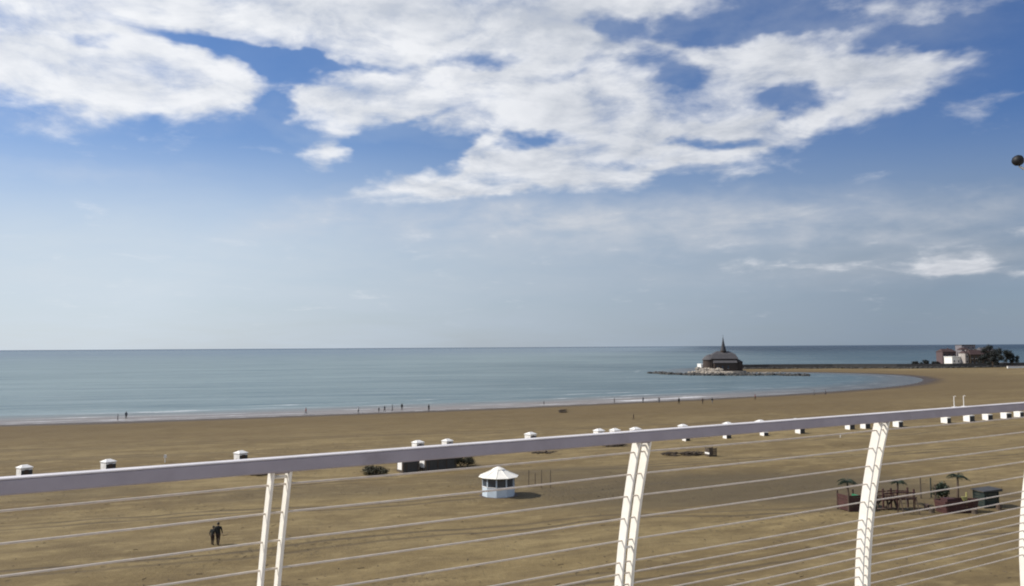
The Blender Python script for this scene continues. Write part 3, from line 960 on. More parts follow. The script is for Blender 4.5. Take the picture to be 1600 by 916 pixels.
# leafy things ---------------------------------------------------------------
def leaves(mb, centre, rad, n, size, seed, squash=0.8, shell=0.45):
    rng = random.Random(seed)
    for _ in range(n):
        u = Vector((rng.gauss(0, 1), rng.gauss(0, 1), rng.gauss(0, 1))).normalized()
        k = shell + (1 - shell) * rng.random()
        c = Vector(centre) + Vector((u.x * rad[0], u.y * rad[1], u.z * rad[2])) * k
        a = Vector((rng.gauss(0, 1), rng.gauss(0, 1), rng.gauss(0, .6))).normalized()
        b = a.cross(u if abs(a.dot(u)) < .95 else Vector((0, 0, 1))).normalized()
        s_ = size * rng.uniform(.6, 1.3)
        mb.poly([c - a * s_, c + b * s_ * .45, c + a * s_, c - b * s_ * .45])

def shrub(px, py, w, d, h, label, seed, m_='bush', rot=0.0):
    r = thing('shrub', put(px, py), rot, label, 'shrub', 'dark shrubs behind the kiosk')
    rng = random.Random(seed)
    mb = MB()
    for k in range(9):
        c = (rng.uniform(-.4, .4) * w, rng.uniform(-.4, .4) * d, h * rng.uniform(.35, .6))
        leaves(mb, c, (w * .28, d * .3, h * .42), 170, .13, seed + k, shell=.3)
    mb.build('foliage', M[m_], r)
    st = MB()
    for k in range(5):
        a = rng.uniform(0, 6.28)
        st.tube([(0, 0, -.1), (math.cos(a) * w * .15, math.sin(a) * d * .15, h * .4), (math.cos(a) * w * .3, math.sin(a) * d * .3, h * .75)], [.04, .03, .012], 5)
    st.build('stems', M['bark'], r)
    return r
shrub(591, 742, 3.4, 2.4, 1.15, 'rounded dark brown-green shrub left of the two long sheds', 11)
shrub(722, 729.5, 3.6, 1.8, 1.6, 'wide dark brown brush at the right end of the longer shed', 37, rot=R(30))

# driftwood, dark flat things on the sand ---------------------------------------
def driftwood(px, py, L, label, seed, n=26, h=.5):
    r = thing('driftwood_pile', put(px, py), R(8), label, 'driftwood', 'dark heaps of washed-up wood')
    rng = random.Random(seed)
    for k in range(n):
        x, y = rng.uniform(-L / 2, L / 2), rng.uniform(-.7, .7)
        a = rng.gauss(0, .6); l_ = rng.uniform(.7, 1.9)
        z = rng.uniform(.05, h)
        dx, dy = math.cos(a) * l_ / 2, math.sin(a) * l_ / 2
        MB().tube([(x - dx, y - dy, max(.03, z - .1)), (x, y + rng.uniform(-.08, .08), z), (x + dx, y + dy, max(.04, z + rng.uniform(-.25, .2)))],
                  [rng.uniform(.05, .12), rng.uniform(.06, .13), rng.uniform(.02, .06)], 6).build('branch', M['drift'], r)
    return r
driftwood(1068, 712, 5.5, 'long dark driftwood heap lying right of the middle twin post', 5, 44)
driftwood(962, 697, 3.0, 'dark wood heap just left of the top of the middle twin post', 8, 26)
driftwood(854, 708, 3.2, 'thin dark strip between the kiosk and the handrail', 9, 18, .25)  # this and the next two: low dark strips built of branch tubes
driftwood(402, 742, 3.0, 'flat dark strip touching the left twin post under the handrail', 12, 18, .22)
driftwood(200, 757, 2.2, 'small flat dark strip under the handrail at the left', 13, 14, .2)
# crate beside the driftwood
cr = thing('timber_crate', put(1111, 713), R(20), 'dark timber crate at the right end of the long driftwood heap', 'crate')
for k in range(4):
    MB().box(-.6, .6, -.55, -.5, .08 + .28 * k, .30 + .28 * k).build('slat', M['drift'], cr)
    MB().box(-.6, .6, .5, .55, .08 + .28 * k, .30 + .28 * k).build('slat', M['drift'], cr)
    MB().box(-.65, -.602, -.55, .55, .08 + .28 * k, .30 + .28 * k).build('slat', M['white' if k == 1 else 'drift'], cr)
for x in (-.58, .58):
    for y in (-.47, .47):
        MB().box(x - .05, x + .05, y - .028, y + .028, -.1, 1.22).build('corner_post', M['drift'], cr)

# small marks on the sand
def post_sign(px, py, h, label, w=.35):
    r = thing('marker_post', put(px, py), BEACH_ROT, label, 'marker')
    MB().tube([(0, 0, -.2), (0, 0, h)], .05, 8).build('post', M['white'], r)
    MB().box(-w / 2, w / 2, -.075, -.052, h * .55, h).build('board', M['white'], r)
    return r
post_sign(258, 722, 1.0, 'small pale marker post on the sand between the second and third cabins')
post_sign(1313, 684, .7, 'tiny white marker on the sand left of the right twin post', .3)
def shower(px, py, label):
    r = thing('beach_shower', put(px, py), BEACH_ROT, label, 'shower', 'beach showers')
    MB().tube([(0, 0, -.2), (0, 0, 2.6)], .09, 10).build('column', M['white'], r)
    MB().tube([(0, 0, 2.55), (0, -.25, 2.72), (0, -.5, 2.62)], .04, 8).build('shower_arm', M['white'], r)
    MB().lathe([(0, .05), (.10, .03), (.12, 0), (0, 0)], 10, (0, -.5, 2.56)).build('shower_head', M['alu'], r)
    MB().box(-.6, .6, -.9, .3, -.1, .06).build('base', M['white'], r)
    return r
shower(1491, 636, 'left one of two thin white shower columns behind the handrail at the right')
shower(1506, 635, 'right one of two thin white shower columns behind the handrail at the right')

# ------------------------------------------------------------------ playground
def rotz(o, a):
    o.rotation_euler = (0, 0, a)
    return o

def palm(px, py, h, label, seed, n=22, lf=1.0):
    r = thing('palm_tree', put(px, py), 0, label, 'palm tree', 'small palms in the playground')
    rng = random.Random(seed)
    bx, by = rng.uniform(-.15, .15), rng.uniform(-.15, .15)
    MB().tube([(0, 0, -.15), (bx * .5, by * .5, h * .5), (bx, by, h)], [.13, .10, .085], 8).build('trunk', M['bark'], r, True)
    for k in range(n):
        a = 2 * math.pi * k / n + rng.uniform(-.3, .3)
        up = rng.uniform(.15, 1.25)
        ln = lf * rng.uniform(.7, 1.15)
        mb = MB()
        out_, side = Vector((math.cos(a), math.sin(a), 0)), Vector((-math.sin(a), math.cos(a), 0))
        pos = lambda f: Vector((bx, by, h)) + out_ * (ln * f) + Vector((0, 0, ln * (up * f - (.45 + up * .7) * f * f)))
        mb.tube([pos(f) for f in (0, .25, .5, .75, 1)], [.018, .015, .012, .009, .005], 4)
        for q in range(11):
            f = .12 + .86 * q / 10
            c = pos(f)
            w_ = .30 * ln * math.sin(math.pi * (.15 + .78 * f)) * rng.uniform(.7, 1.1)
            for s_ in (-1, 1):
                tip = c + side * (s_ * w_) + out_ * (w_ * .55) - Vector((0, 0, w_ * rng.uniform(.35, .9)))
                e = out_ * .035
                mb.poly([c - e, c + e, tip + e * .3, tip - e * .2])
        mb.build('frond', M['palm'], r)
    return r
palm(1327, 792, 2.35, 'dark palm left of the right twin post, above the left play tower', 21)
palm(1401, 786, 2.05, 'dark palm rising just right of the right twin post over the rope bridge', 22, 20, .8)
palm(1497, 786, 2.55, 'tallest palm with flat dark crown over the red play boat', 23, 20, 1.0)
b_ = shrub(1472, 779, 1.3, 1.3, 1.75, 'round dark green bush beside the tallest palm in the playground', 55, 'leaf')
b_['group'] = 'bushes in the playground'

def plank_wall(r, x0, x1, y, z0, z1, n, m_, th=.05, name='plank'):
    h = (z1 - z0) / n
    for k in range(n):
        MB().box(x0, x1, y - th / 2, y + th / 2, z0 + k * h + .008, z0 + (k + 1) * h - .008).build(name, M[m_], r)

def tower(px, py, rz, label, w=1.6, deck=.95, wallm='redwood', postm='darkwood', slide=None, topz=2.0):
    r = thing('play_tower', put(px, py), rz, label, 'play tower', 'playground towers')
    for x in (-w / 2, w / 2):
        for y in (-w / 2, w / 2):
            MB().box(x - .06, x + .06, y - .06, y + .06, -.15, topz).build('post', M[postm], r)
    for k in range(8):
        x0 = -w / 2 + .08 + k * (w - .16) / 8
        MB().box(x0 + .006, x0 + (w - .16) / 8 - .006, -w / 2 + .07, w / 2 - .07, deck, deck + .05).build('deck_board', M['darkwood'], r)
    plank_wall(r, -w / 2 + .065, w / 2 - .065, -w / 2, .05, deck + .55, 7, wallm)
    for k in range(5):
        z = .1 + k * .28
        MB().box(-w / 2 - .025, -w / 2 + .025, -w / 2 + .065, w / 2 - .065, z, z + .25).build('side_plank', M[wallm], r)
    if slide:
        mb = MB()
        prof = [(w / 2 + .05, deck + .06), (w / 2 + .4, deck - .05), (w / 2 + 1.5, .22), (w / 2 + 1.9, .14)]
        for (x0, z0), (x1, z1) in zip(prof[:-1], prof[1:]):
            mb.hexa([(x0, -.3, z0 - .04), (x1, -.3, z1 - .04), (x1, .3, z1 - .04), (x0, .3, z0 - .04), (x0, -.3, z0), (x1, -.3, z1), (x1, .3, z1), (x0, .3, z0)])
            for s_ in (-1, 1):
                y0, y1 = (.3, .36) if s_ > 0 else (-.36, -.3)
                mb.hexa([(x0, y0, z0 - .04), (x1, y0, z1 - .04), (x1, y1, z1 - .04), (x0, y1, z0 - .04), (x0, y0, z0 + .22), (x1, y0, z1 + .22), (x1, y1, z1 + .22), (x0, y1, z0 + .22)])
        mb.build('slide', M[slide], r)
    return r

t1 = tower(1330, 797, R(14), 'red-brown play tower with green slide behind the right twin post', 1.7, .95, 'redwood', 'darkwood', 'green', 1.75)
MB().box(.66, .80, -.78, .78, .1, 1.35).build('side_board', M['green'], t1)
t2 = tower(1541, 792, R(10), 'dark green play tower at the right end of the playground', 1.45, 1.0, 'dgreen', 'dgreen', None, 1.55)
MB().hexa([(-.95, -.9, 1.56), (1.1, -.9, 1.56), (1.1, .9, 1.56), (-.95, .9, 1.56), (-.95, -.9, 1.62), (1.1, -.9, 1.80), (1.1, .9, 1.80), (-.95, .9, 1.62)]).build('roof', M['tarp_and_shade'], t2)

# rope bridge with red beams
rb_ = thing('rope_bridge', put(1402, 795), R(12), 'red-brown rope bridge with netting between the two play towers', 'rope bridge')
for x in (-1.8, -.3, 1.5):
    for y in (-.45, .45):
        MB().box(x - .06, x + .06, y - .06, y + .06, -.15, 1.95 + .1 * math.sin(x * 3)).build('post', M['redwood'], rb_)
for y in (-.45, .45):
    yo = .075 if y > 0 else -.075
    MB().tube([(-1.9, y + yo, 1.55), (-.3, y + yo, 1.62), (1.6, y + yo, 1.5)], .06, 8).build('beam', M['redwood'], rb_)
    MB().tube([(-1.9, y + yo, .95), (-.3, y + yo, 1.0), (1.6, y + yo, .95)], .05, 8).build('beam', M['redwood'], rb_)
    for k in range(15):
        x = -1.8 + k * .235
        MB().tube([(x, y, .97), (x + .16, y, 1.55)], .018, 5).build('rope', M['rope'], rb_)
        MB().tube([(x + .16, y + .012, .97), (x, y + .012, 1.55)], .018, 5).build('rope', M['rope'], rb_)
for k in range(12):
    MB().box(-1.7 + k * .27, -1.48 + k * .27, -.38, .38, .86, .92).build('tread', M['redwood'], rb_)

# A-frame swing under it
sw = thing('swing_frame', put(1420, 803), R(6), 'dark A-frame swing standing in front of the rope bridge', 'swing')
for x in (-.75, .75):
    for y in (-.55, .55):
        MB().tube([(x * 1.05, y, -.1), (x, 0, 1.45)], .05, 7).build('leg', M['darkwood'], sw)
MB().tube([(-.85, 0, 1.47), (.85, 0, 1.47)], .055, 8).build('crossbar', M['darkwood'], sw)
for y in (-.18, .18):
    MB().tube([(-.2, y * .2, 1.45), (-.2, y, .45)], .014, 5).build('chain', M['bolt'], sw)
MB().box(-.42, .02, -.2, .2, .40, .45).build('seat', M['black'], sw)

# dark crossing logs beside the bridge
lg = thing('log_climber', put(1384, 795), R(10), 'tangle of dark climbing logs just right of the right twin post', 'log climber')
for (x0, y0, z0, x1, y1, z1) in ((-1.1, -.5, -.1, -.7, .4, 1.5), (-.9, .5, -.1, -.2, -.3, 1.35), (-.1, -.6, -.1, .4, .4, 1.6), (.2, .5, -.1, .9, -.4, 1.2), (.9, -.5, -.1, 1.1, .5, 1.4),
                                 (-1.2, -.1, .75, 1.2, .1, .95), (-1.1, .2, 1.25, 1.1, -.1, 1.15), (-1.3, -.6, .12, .6, -.8, .15)):
    MB().tube([(x0, y0, z0), ((x0 + x1) / 2, (y0 + y1) / 2 + .04, (z0 + z1) / 2), (x1, y1, z1)], [.10, .09, .08], 7).build('log', M['darkwood'], lg, True)
for i, (px, py, h, m_) in enumerate(((1448, 797, .5, 'darkwood'), (1456, 801, .42, 'drift'), (1561, 797, .55, 'darkwood'), (1523, 803, .4, 'drift'))):
    st_ = thing('tree_stump', put(px, py), i, ('larger left stump of the two between swing and red boat', 'smaller right stump of the two between swing and red boat', 'dark stump at the right end of the playground', 'low stump in front of the bow of the red play boat')[i], 'stump', 'sitting stumps in the playground')
    MB().lathe([(.30, -.1), (.26, .1), (.25, h), (.22, h + .02)], 10).build('trunk', M[m_], st_)
    MB().lathe([(.22, h + .02), (0, h + .025)], 10).build('cut_face', M['rope'], st_)

# standing poles
for i, (px, py, h) in enumerate(((1439, 779, 2.2), (1455, 778, 2.0), (1462, 780, 1.4))):
    o = MB().tube([(0, 0, -.2), (0, 0, h)], [.07, .06], 8).build('climbing_pole', M['dgreen' if i == 1 else 'drift'])
    o.location = put(px, py)
    tag(o, ('left', 'middle', 'right')[i] + ' one of three upright poles between rope bridge and round bush', 'pole', 'climbing poles')

# red play boat
pb = thing('play_boat', put(1493, 800), R(12), 'dark red wooden play boat with yellow mast in front of the tallest palm', 'play boat')
for k in range(4):
    z0 = .02 + k * .28
    e0, e1 = .05 * k, .05 * (k + 1)
    for y in (-.75, .75):
        s_ = 1 if y > 0 else -1
        MB().hexa([(-1.4 - e0, y, z0), (1.3, y, z0), (1.3, y + s_ * .05, z0), (-1.4 - e0, y + s_ * .05, z0),
                   (-1.4 - e1, y + s_ * .04, z0 + .265), (1.3, y + s_ * .04, z0 + .265), (1.3, y + s_ * .09, z0 + .265), (-1.4 - e1, y + s_ * .09, z0 + .265)]).build('hull_plank', M['redwood'], pb)
    MB().box(-1.46 - e1, -1.41 - e0, -.74, .74, z0, z0 + .265).build('stern_plank', M['redwood'], pb)
    for s_ in (-1, 1):
        MB().hexa([(1.305, s_ * .75, z0), (2.3 + e0, s_ * .03, z0), (2.3 + e0, s_ * .08, z0), (1.305, s_ * .80, z0),
                   (1.305, s_ * .79, z0 + .265), (2.3 + e1, s_ * .03, z0 + .265), (2.3 + e1, s_ * .08, z0 + .265), (1.305, s_ * .84, z0 + .265)]).build('bow_plank', M['redwood'], pb)
MB().box(-1.35, 1.25, -.7, .7, .32, .37).build('deck', M['darkwood'], pb)
MB().box(-1.2, -.3, -.45, .45, .375, 1.3).build('cabin', M['redwood'], pb)
MB().tube([(1.25, 0, .37), (1.25, 0, 1.75)], .07, 8).build('mast', M['yellow'], pb)
MB().hexa([(.95, -.1, .95), (1.2, -.1, .95), (1.2, .1, .95), (.95, .1, .95), (.7, -.1, 1.35), (1.2, -.1, 1.35), (1.2, .1, 1.35), (.7, .1, 1.35)]).build('sail_board', M['yellow'], pb)

# ------------------------------------------------------------------ people
def figure(name, loc, rz, h, label, top, legs, hairm='hair', stride=.12, bend=0.0, arms=(0, 0), group=None, width=1.0, hood=None):
    """one continuous skinned body, 1.75 m built then scaled; faces +Y"""
    V, E, Rr = [], [], []
    def v(x, y, z, r):
        V.append((x, y, z)); Rr.append(r); return len(V) - 1
    def e(a, b): E.append((a, b))
    def bz(y, z):                     # forward bend above the pelvis
        if z <= .95: return y, z
        dz = z - .95
        return y + math.sin(bend) * dz, .95 + math.cos(bend) * dz
    w = width
    pel = v(0, 0, .95, .155 * w)
    y, z = bz(0, 1.12); wa = v(0, y, z, .145 * w); e(pel, wa)
    y, z = bz(0, 1.32); ch = v(0, y, z, .165 * w); e(wa, ch)
    y, z = bz(0, 1.45); nk0 = v(0, y, z, .10); e(ch, nk0)
    y, z = bz(.01, 1.52); nk = v(0, y, z, .055); e(nk0, nk)
    y, z = bz(.025, 1.58); hd0 = v(0, y, z, .075); e(nk, hd0)
    y, z = bz(.02, 1.66); hd = v(0, y, z, .098); e(hd0, hd)
    y, z = bz(.01, 1.72); hd2 = v(0, y, z, .07); e(hd, hd2)
    hands = []
    for s_, sw in ((-1, stride), (1, -stride)):
        hp = v(s_ * .10, 0, .86, .105 * w); e(pel, hp)
        kn = v(s_ * .105, sw * .9 + .02, .49, .068 * w); e(hp, kn)
        an = v(s_ * .105, sw * 1.7 - .03, .09, .048); e(kn, an)
        to = v(s_ * .12, sw * 1.7 + .14, .04, .042); e(an, to)
        y, z = bz(0, 1.40); sh = v(s_ * .19 * w, y, z, .072); e(ch, sh)
        a = arms[0] if s_ < 0 else arms[1]
        y, z = bz(-.02, 1.12); el = v(s_ * (.235 * w + a * .2), y - sw * .5, z, .052); e(sh, el)
        y, z = bz(.06, .90); wr = v(s_ * (.24 * w + a * .1), y - sw * .9, z, .034); e(el, wr)
        y, z = bz(.075, .84); pa = v(s_ * (.24 * w + a * .1), y - sw * .95, z, .036); e(wr, pa)
        hands.append((s_, Vector(V[pa])))
    me = bpy.data.meshes.new('skeleton')
    me.from_pydata(V, E, [])
    ob = bpy.data.objects.new('skeleton', me); col.objects.link(ob)
    sk = ob.modifiers.new('skin', 'SKIN'); sk.use_smooth_shade = True
    for i, sv in enumerate(me.skin_vertices[0].data):
        sv.radius = (Rr[i], Rr[i] * (.72 if i in (0, 1, 2) else 1.0)); sv.use_root = (i == 0)
    sb = ob.modifiers.new('sub', 'SUBSURF'); sb.levels = 1; sb.render_levels = 1
    dg = bpy.context.evaluated_depsgraph_get()
    src = bpy.data.meshes.new_from_object(ob.evaluated_get(dg))
    bpy.data.objects.remove(ob)
    mb = MB()
    mb.v = [tuple(q.co) for q in src.vertices]
    hy, hz = bz(.02, 1.64)
    for p in src.polygons:
        c = p.center
        arm = abs(c.x) > .2 * w
        if (Vector((c.x, c.y - V[hd][1], c.z - V[hd][2])).length < .16 and c.z > V[nk][2]): mb.cur = 2
        elif c.z < .10: mb.cur = 3
        elif arm and c.z < V[hands[0][0] and 0][2] * 0 + .885 and c.z > .7: mb.cur = 2
        elif arm and c.z > .7: mb.cur = 0
        elif c.z < .90: mb.cur = 1
        else: mb.cur = 0
        mb.face(p.vertices)
    bpy.data.meshes.remove(src)
    # five fingers on each hand, nose and ears on the head
    mb.cur = 2
    for s_, p in hands:
        for k, (oy, ln) in enumerate(((-.03, .055), (-.01, .07), (.01, .075), (.03, .068))):
            q = p + Vector((0, oy, -.02))
            mb.tube([q, q + Vector((0, oy * .2, -ln * .55)), q + Vector((-s_ * .02, oy * .25, -ln))], [.010, .009, .007], 5)
        q = p + Vector((0, .035, .0))
        mb.tube([q, q + Vector((-s_ * .01, .03, -.025)), q + Vector((-s_ * .02, .035, -.05))], [.011, .010, .008], 5)
    fy, fz = V[hd][1], V[hd][2]
    mb.tube([(0, fy + .07, fz + .01), (0, fy + .105, fz - .03)], [.010, .018], 5)
    for s_ in (-1, 1):
        mb.tube([(s_ * .078, fy - .005, fz + .02), (s_ * .088, fy - .01, fz - .03)], [.018, .012], 5)
    r = thing(name, loc, rz, label, 'person', group, h / 1.78)
    mb.build('body', [M[top], M[legs], M['skin'], M['black']], r, True)
    # hair cap
    hm = MB()
    hm.lathe([(.0, .118), (.05, .108), (.088, .07), (.103, .01), (.10, -.05), (.085, -.085)], 14)
    ho = hm.build('hair', M[hood or hairm], r, True)
    ho.location = (0, V[hd][1] - .012, V[hd][2] + .0)
    ho.rotation_euler = (R(14) - bend, 0, 0)
    return r

cpl = 'two people walking together on the sand'
figure('person', put(340.5, 852.5), R(4), 1.83, 'taller dark-clothed person of the couple, on the right, walking to the sea', 'ink', 'brownc', stride=.13, group=cpl, width=1.12)
figure('person', put(332, 852), R(-6), 1.52, 'shorter dark-clothed person of the couple, on the left, arm against the taller one', 'ink', 'brownc', stride=.06, group=cpl, width=1.15, bend=.22)

shore_people = [
    (184, 657, 1.45, 'greyc', 'greyc', 'shorter grey figure of the far-left pair at the waterline'),
    (197, 655, 1.78, 'navy', 'ink', 'taller dark figure of the far-left pair at the waterline'),
    (478, 648, 1.72, 'redc', 'greyc', 'lone figure in dull red at the waterline left of the centre group'),
    (592, 644, 1.2, 'ink', 'navy', 'leftmost small dark figure of the group at the waterline left of centre'),
    (601, 644, 1.55, 'navy', 'ink', 'second dark figure of the group at the waterline left of centre'),
    (613, 642.5, 1.65, 'greyc', 'ink', 'third figure, in grey, of the group at the waterline left of centre'),
    (628, 641.5, 1.85, 'ink', 'ink', 'tallest dark figure at the right of the waterline group left of centre'),
    (670, 643, 1.8, 'ink', 'brownc', 'lone dark figure at the waterline right of the group'),
    (960, 630, 1.4, 'ink', 'ink', 'dark figure at the edge of the surf above the middle twin post'),
    (1005, 630, 1.7, 'navy', 'ink', 'dark figure by the water directly above the middle twin post top'),
    (1061, 632, 1.8, 'ink', 'ink', 'lone dark figure at the waterline left of the close pair below the chapel'),
    (1098, 632, 1.75, 'brownc', 'ink', 'left figure of the close pair on the wet sand below the chapel'),
    (1113, 631, 1.7, 'ink', 'greyc', 'right figure of the close pair on the wet sand below the chapel'),
    (1272, 618, 1.75, 'greyc', 'greyc', 'left faint figure at the waterline right of the chapel'),
    (1290, 617, 1.75, 'greyc', 'navy', 'right faint figure at the waterline right of the chapel'),
    (850, 634, 1.3, 'ink', 'ink', 'small dark figure in the surf between the centre group and the middle twin post'),
    (1030, 630, 1.7, 'greyc', 'navy', 'grey figure between the two dark ones right of the middle twin post'),
    (1180, 625, 1.7, 'redc', 'ink', 'figure in dull red on the wet sand below the right side of the chapel'),
    (560, 646, 1.6, 'whitec', 'greyc', 'pale-topped figure left of the waterline group'),
    (990, 656, 1.3, 'brownc', 'brownc', 'small brown figure out on the sand above the middle twin post'),
]
for i, (px, py, h, a, b, lab) in enumerate(shore_people):
    p = put(px, py)
    p.z = max(p.z, SEA_Z - .05)
    figure('person', p, random.uniform(-2.8, 2.8), h, lab, a, b, stride=random.uniform(.03, .16), group='people along the waterline', width=random.uniform(1.0, 1.15))

# dog on the sand
def dog(px, py, label, rz):
    V = [(-.38, 0, .50), (-.1, 0, .50), (.22, 0, .52), (.40, 0, .66), (.50, 0, .76), (.66, 0, .72), (-.50, 0, .56), (-.66, 0, .68)]
    rr = [.13, .13, .16, .09, .085, .05, .03, .015]
    E = [(0, 1), (1, 2), (2, 3), (3, 4), (4, 5), (0, 6), (6, 7)]
    for s_ in (-1, 1):
        b = len(V)
        V += [(.24, s_ * .10, .34), (.22, s_ * .10, .18), (.24, s_ * .10, .03)]; rr += [.06, .035, .035]; E += [(2, b), (b, b + 1), (b + 1, b + 2)]
        b = len(V)
        V += [(-.32, s_ * .10, .36), (-.44, s_ * .10, .20), (-.40, s_ * .10, .03)]; rr += [.075, .035, .035]; E += [(0, b), (b, b + 1), (b + 1, b + 2)]
        b = len(V)
        V += [(.47, s_ * .07, .86)]; rr += [.025]; E += [(4, b)]
    me = bpy.data.meshes.new('dog_skeleton'); me.from_pydata(V, E, [])
    ob = bpy.data.objects.new('dog_skeleton', me); col.objects.link(ob)
    ob.modifiers.new('skin', 'SKIN')
    for i, sv in enumerate(me.skin_vertices[0].data):
        sv.radius = (rr[i], rr[i]); sv.use_root = (i == 0)
    sb = ob.modifiers.new('sub', 'SUBSURF'); sb.levels = 1
    dg = bpy.context.evaluated_depsgraph_get()
    m2 = bpy.data.meshes.new_from_object(ob.evaluated_get(dg)); bpy.data.objects.remove(ob)
    m2.materials.clear(); m2.materials.append(M['fur'])
    o = bpy.data.objects.new('dog', m2); col.objects.link(o)
    o.location = put(px, py); o.rotation_euler = (0, 0, rz)
    return tag(o, label, 'dog')
# the low brown mound near the water is a heap of seaweed and wood
driftwood(880, 645, 1.6, 'small dark brown heap alone on the damp sand near the water', 31, 16, .9)

# ------------------------------------------------------------------ chapel on its rocky point
ch0 = gp(1130, 580, .6)
C = thing('chapel', (ch0.x, ch0.y, .9), R(-4), 'dark brick seaside chapel with grey rounded roof and slender dark spire', 'chapel')
S_ = 1.0
def cbox(name, m_, *a, parent=None):
    return MB().box(*a).build(name, M[m_], parent or C)
cbox('nave_wall', 'brick', -7.5, 7.5, -5, 5, -1, 7.0)
mb = MB().hexa([(-8.1, -5.6, 7.0), (8.1, -5.6, 7.0), (8.1, 5.6, 7.0), (-8.1, 5.6, 7.0), (-6.6, -3.4, 9.7), (6.6, -3.4, 9.7), (6.6, 3.4, 9.7), (-6.6, 3.4, 9.7)])
mb.hexa([(-6.6, -3.4, 9.7), (6.6, -3.4, 9.7), (6.6, 3.4, 9.7), (-6.6, 3.4, 9.7), (-3.4, -.25, 11.5), (3.4, -.25, 11.5), (3.4, .25, 11.5), (-3.4, .25, 11.5)])
mb.f = [f for k_, f in enumerate(mb.f) if k_ not in (1, 6)]; mb.mi = [0] * len(mb.f)
mb.build('roof', M['slate'], C)
ap = MB().lathe([(4.4, -1), (4.4, 6.4)], 12, (-7.4, 0, 0), math.pi / 2, 3 * math.pi / 2).build('apse_wall', M['brick'], C)
MB().lathe([(4.9, 6.35), (4.9, 6.6), (3.2, 8.4), (1.5, 9.4), (0, 9.7)], 12, (-7.4, 0, 0), math.pi / 2, 3 * math.pi / 2).build('apse_roof', M['slate'], C)
cbox('sacristy_wall', 'brick', 7.5, 10.6, -4.2, 4.2, -1, 5.2)
MB().hexa([(7.5, -4.5, 5.2), (10.9, -4.5, 5.2), (10.9, 4.5, 5.2), (7.5, 4.5, 5.2), (7.5, -4.4, 7.0), (7.7, -4.4, 7.0), (7.7, 4.4, 7.0), (7.5, 4.4, 7.0)]).build('sacristy_roof', M['slate'], C)
# side aisle towards the camera
cbox('aisle_wall', 'brick', -6.3, 6.6, -7.6, -5.002, -1, 4.6)
MB().hexa([(-6.6, -7.9, 4.6), (6.9, -7.9, 4.6), (6.9, -5.003, 4.6), (-6.6, -5.003, 4.6), (-6.6, -7.9, 4.75), (6.9, -7.9, 4.75), (6.9, -5.003, 6.3), (-6.6, -5.003, 6.3)]).build('aisle_roof', M['slate'], C)
def arch_window(x, y, z, w, h, parent):
    mb = MB()
    pts_ = [(x - w / 2, y, z), (x + w / 2, y, z)] + [(x + w / 2 * math.cos(a), y, z + h + w / 2 * math.sin(a)) for a in np.linspace(0, math.pi, 7)]
    b = len(pts_)
    mb.v = [tuple(p) for p in pts_] + [(p[0], p[1] + .12, p[2]) for p in pts_]
    mb.face(range(b)); mb.face(range(2 * b - 1, b - 1, -1))
    for i in range(b):
        j = (i + 1) % b
        mb.face((i, b + i, b + j, j))
    o = mb.build('window', M['glass'], parent)
    MB().box(x - w / 2 - .15, x + w / 2 + .15, y - .15, y + .1, z - .22, z - .02).build('sill', M['palerock'], o)
for x in (-4.6, -1.6, 1.6, 4.6):
    arch_window(x, -7.64, 1.4, .8, 1.3, C)
cbox('door', 'darkwood', -.7, .7, -7.66, -7.605, -1, .9)
# bell tower
MB().lathe([(1.75, -1), (1.65, 8.6), (1.85, 8.7), (1.85, 9.0), (1.6, 9.1), (1.55, 11.4), (1.75, 11.5), (1.75, 11.75)], 12, (.2, -.6, 0)).build('bell_tower', M['brick'], C)
sp_ = MB().lathe([(1.72, 11.75), (1.0, 14.6), (.42, 17.6), (.08, 20.2), (0, 20.25)], 12, (.2, -.6, 0)).build('spire', M['spire'], C)
MB().box(.17, .23, -.63, -.57, 20.2, 21.2).build('cross_post', M['black'], sp_)
MB().box(-.1, .5, -.632, -.568, 20.75, 20.85).build('cross_arm', M['black'], sp_)
for k in range(4):
    a = k * math.pi / 2 + .3
    MB().box(-.28, .28, -.06, .06, 9.5, 11.1).build('belfry_opening', M['black'], C).location = (.2 + 1.56 * math.cos(a), -.6 + 1.56 * math.sin(a), 0)
    C.children[-1].rotation_euler = (0, 0, a + math.pi / 2)
# white annex left of it
wx = gp(1097, 578, .8)
W = thing('white_annex', (wx.x - .5, wx.y - 2, .8), R(18), 'small bright white building at the left foot of the chapel', 'building')
MB().box(-1.9, 1.9, -2.2, 2.2, -1, 3.4).build('wall', M['render_w'], W)
MB().box(-2.1, 2.1, -2.4, 2.4, 3.402, 3.75, .9).build('roof', M['render_w'], W)
MB().box(-.5, .4, -2.26, -2.203, -.5, 1.6).build('door', M['greywall'], W)
MB().box(-1.96, -1.905, -.6, .6, .8, 2.0).build('window', M['glass'], W)

def rocks(name, pts_, n, spread, rmin, rmax, z, m_, seed, label, cat):
    rng = random.Random(seed)
    mb = MB()
    for k in range(n):
        f = rng.random() * (len(pts_) - 1)
        i = int(f); f -= i
        p = pts_[i].lerp(pts_[i + 1], f)
        s_ = spread if not isinstance(spread, (list, tuple)) else spread[i]
        ox, oy = rng.gauss(0, s_ * .4), rng.gauss(0, s_)
        r = rng.uniform(rmin, rmax)
        hz = z * math.exp(-(oy / (s_ + .01)) ** 2) + rng.uniform(-.3, .2)
        mb.rock((p.x + ox, p.y + oy, SEA_Z + hz), r, rng.random(), .7)
    return tag(mb.build(name, M[m_]), label, cat, kind='stuff')
rocks('reef_rocks', [gp(1018, 583.5, SEA_Z), gp(1050, 585.5, SEA_Z), gp(1100, 587, SEA_Z), gp(1160, 587, SEA_Z), gp(1215, 587, SEA_Z), gp(1262, 587.5, SEA_Z)], 620, 2.4, .5, 1.5, .5, 'rock', 4,
      'low dark line of wave-washed rocks in front of the chapel', 'rocks')
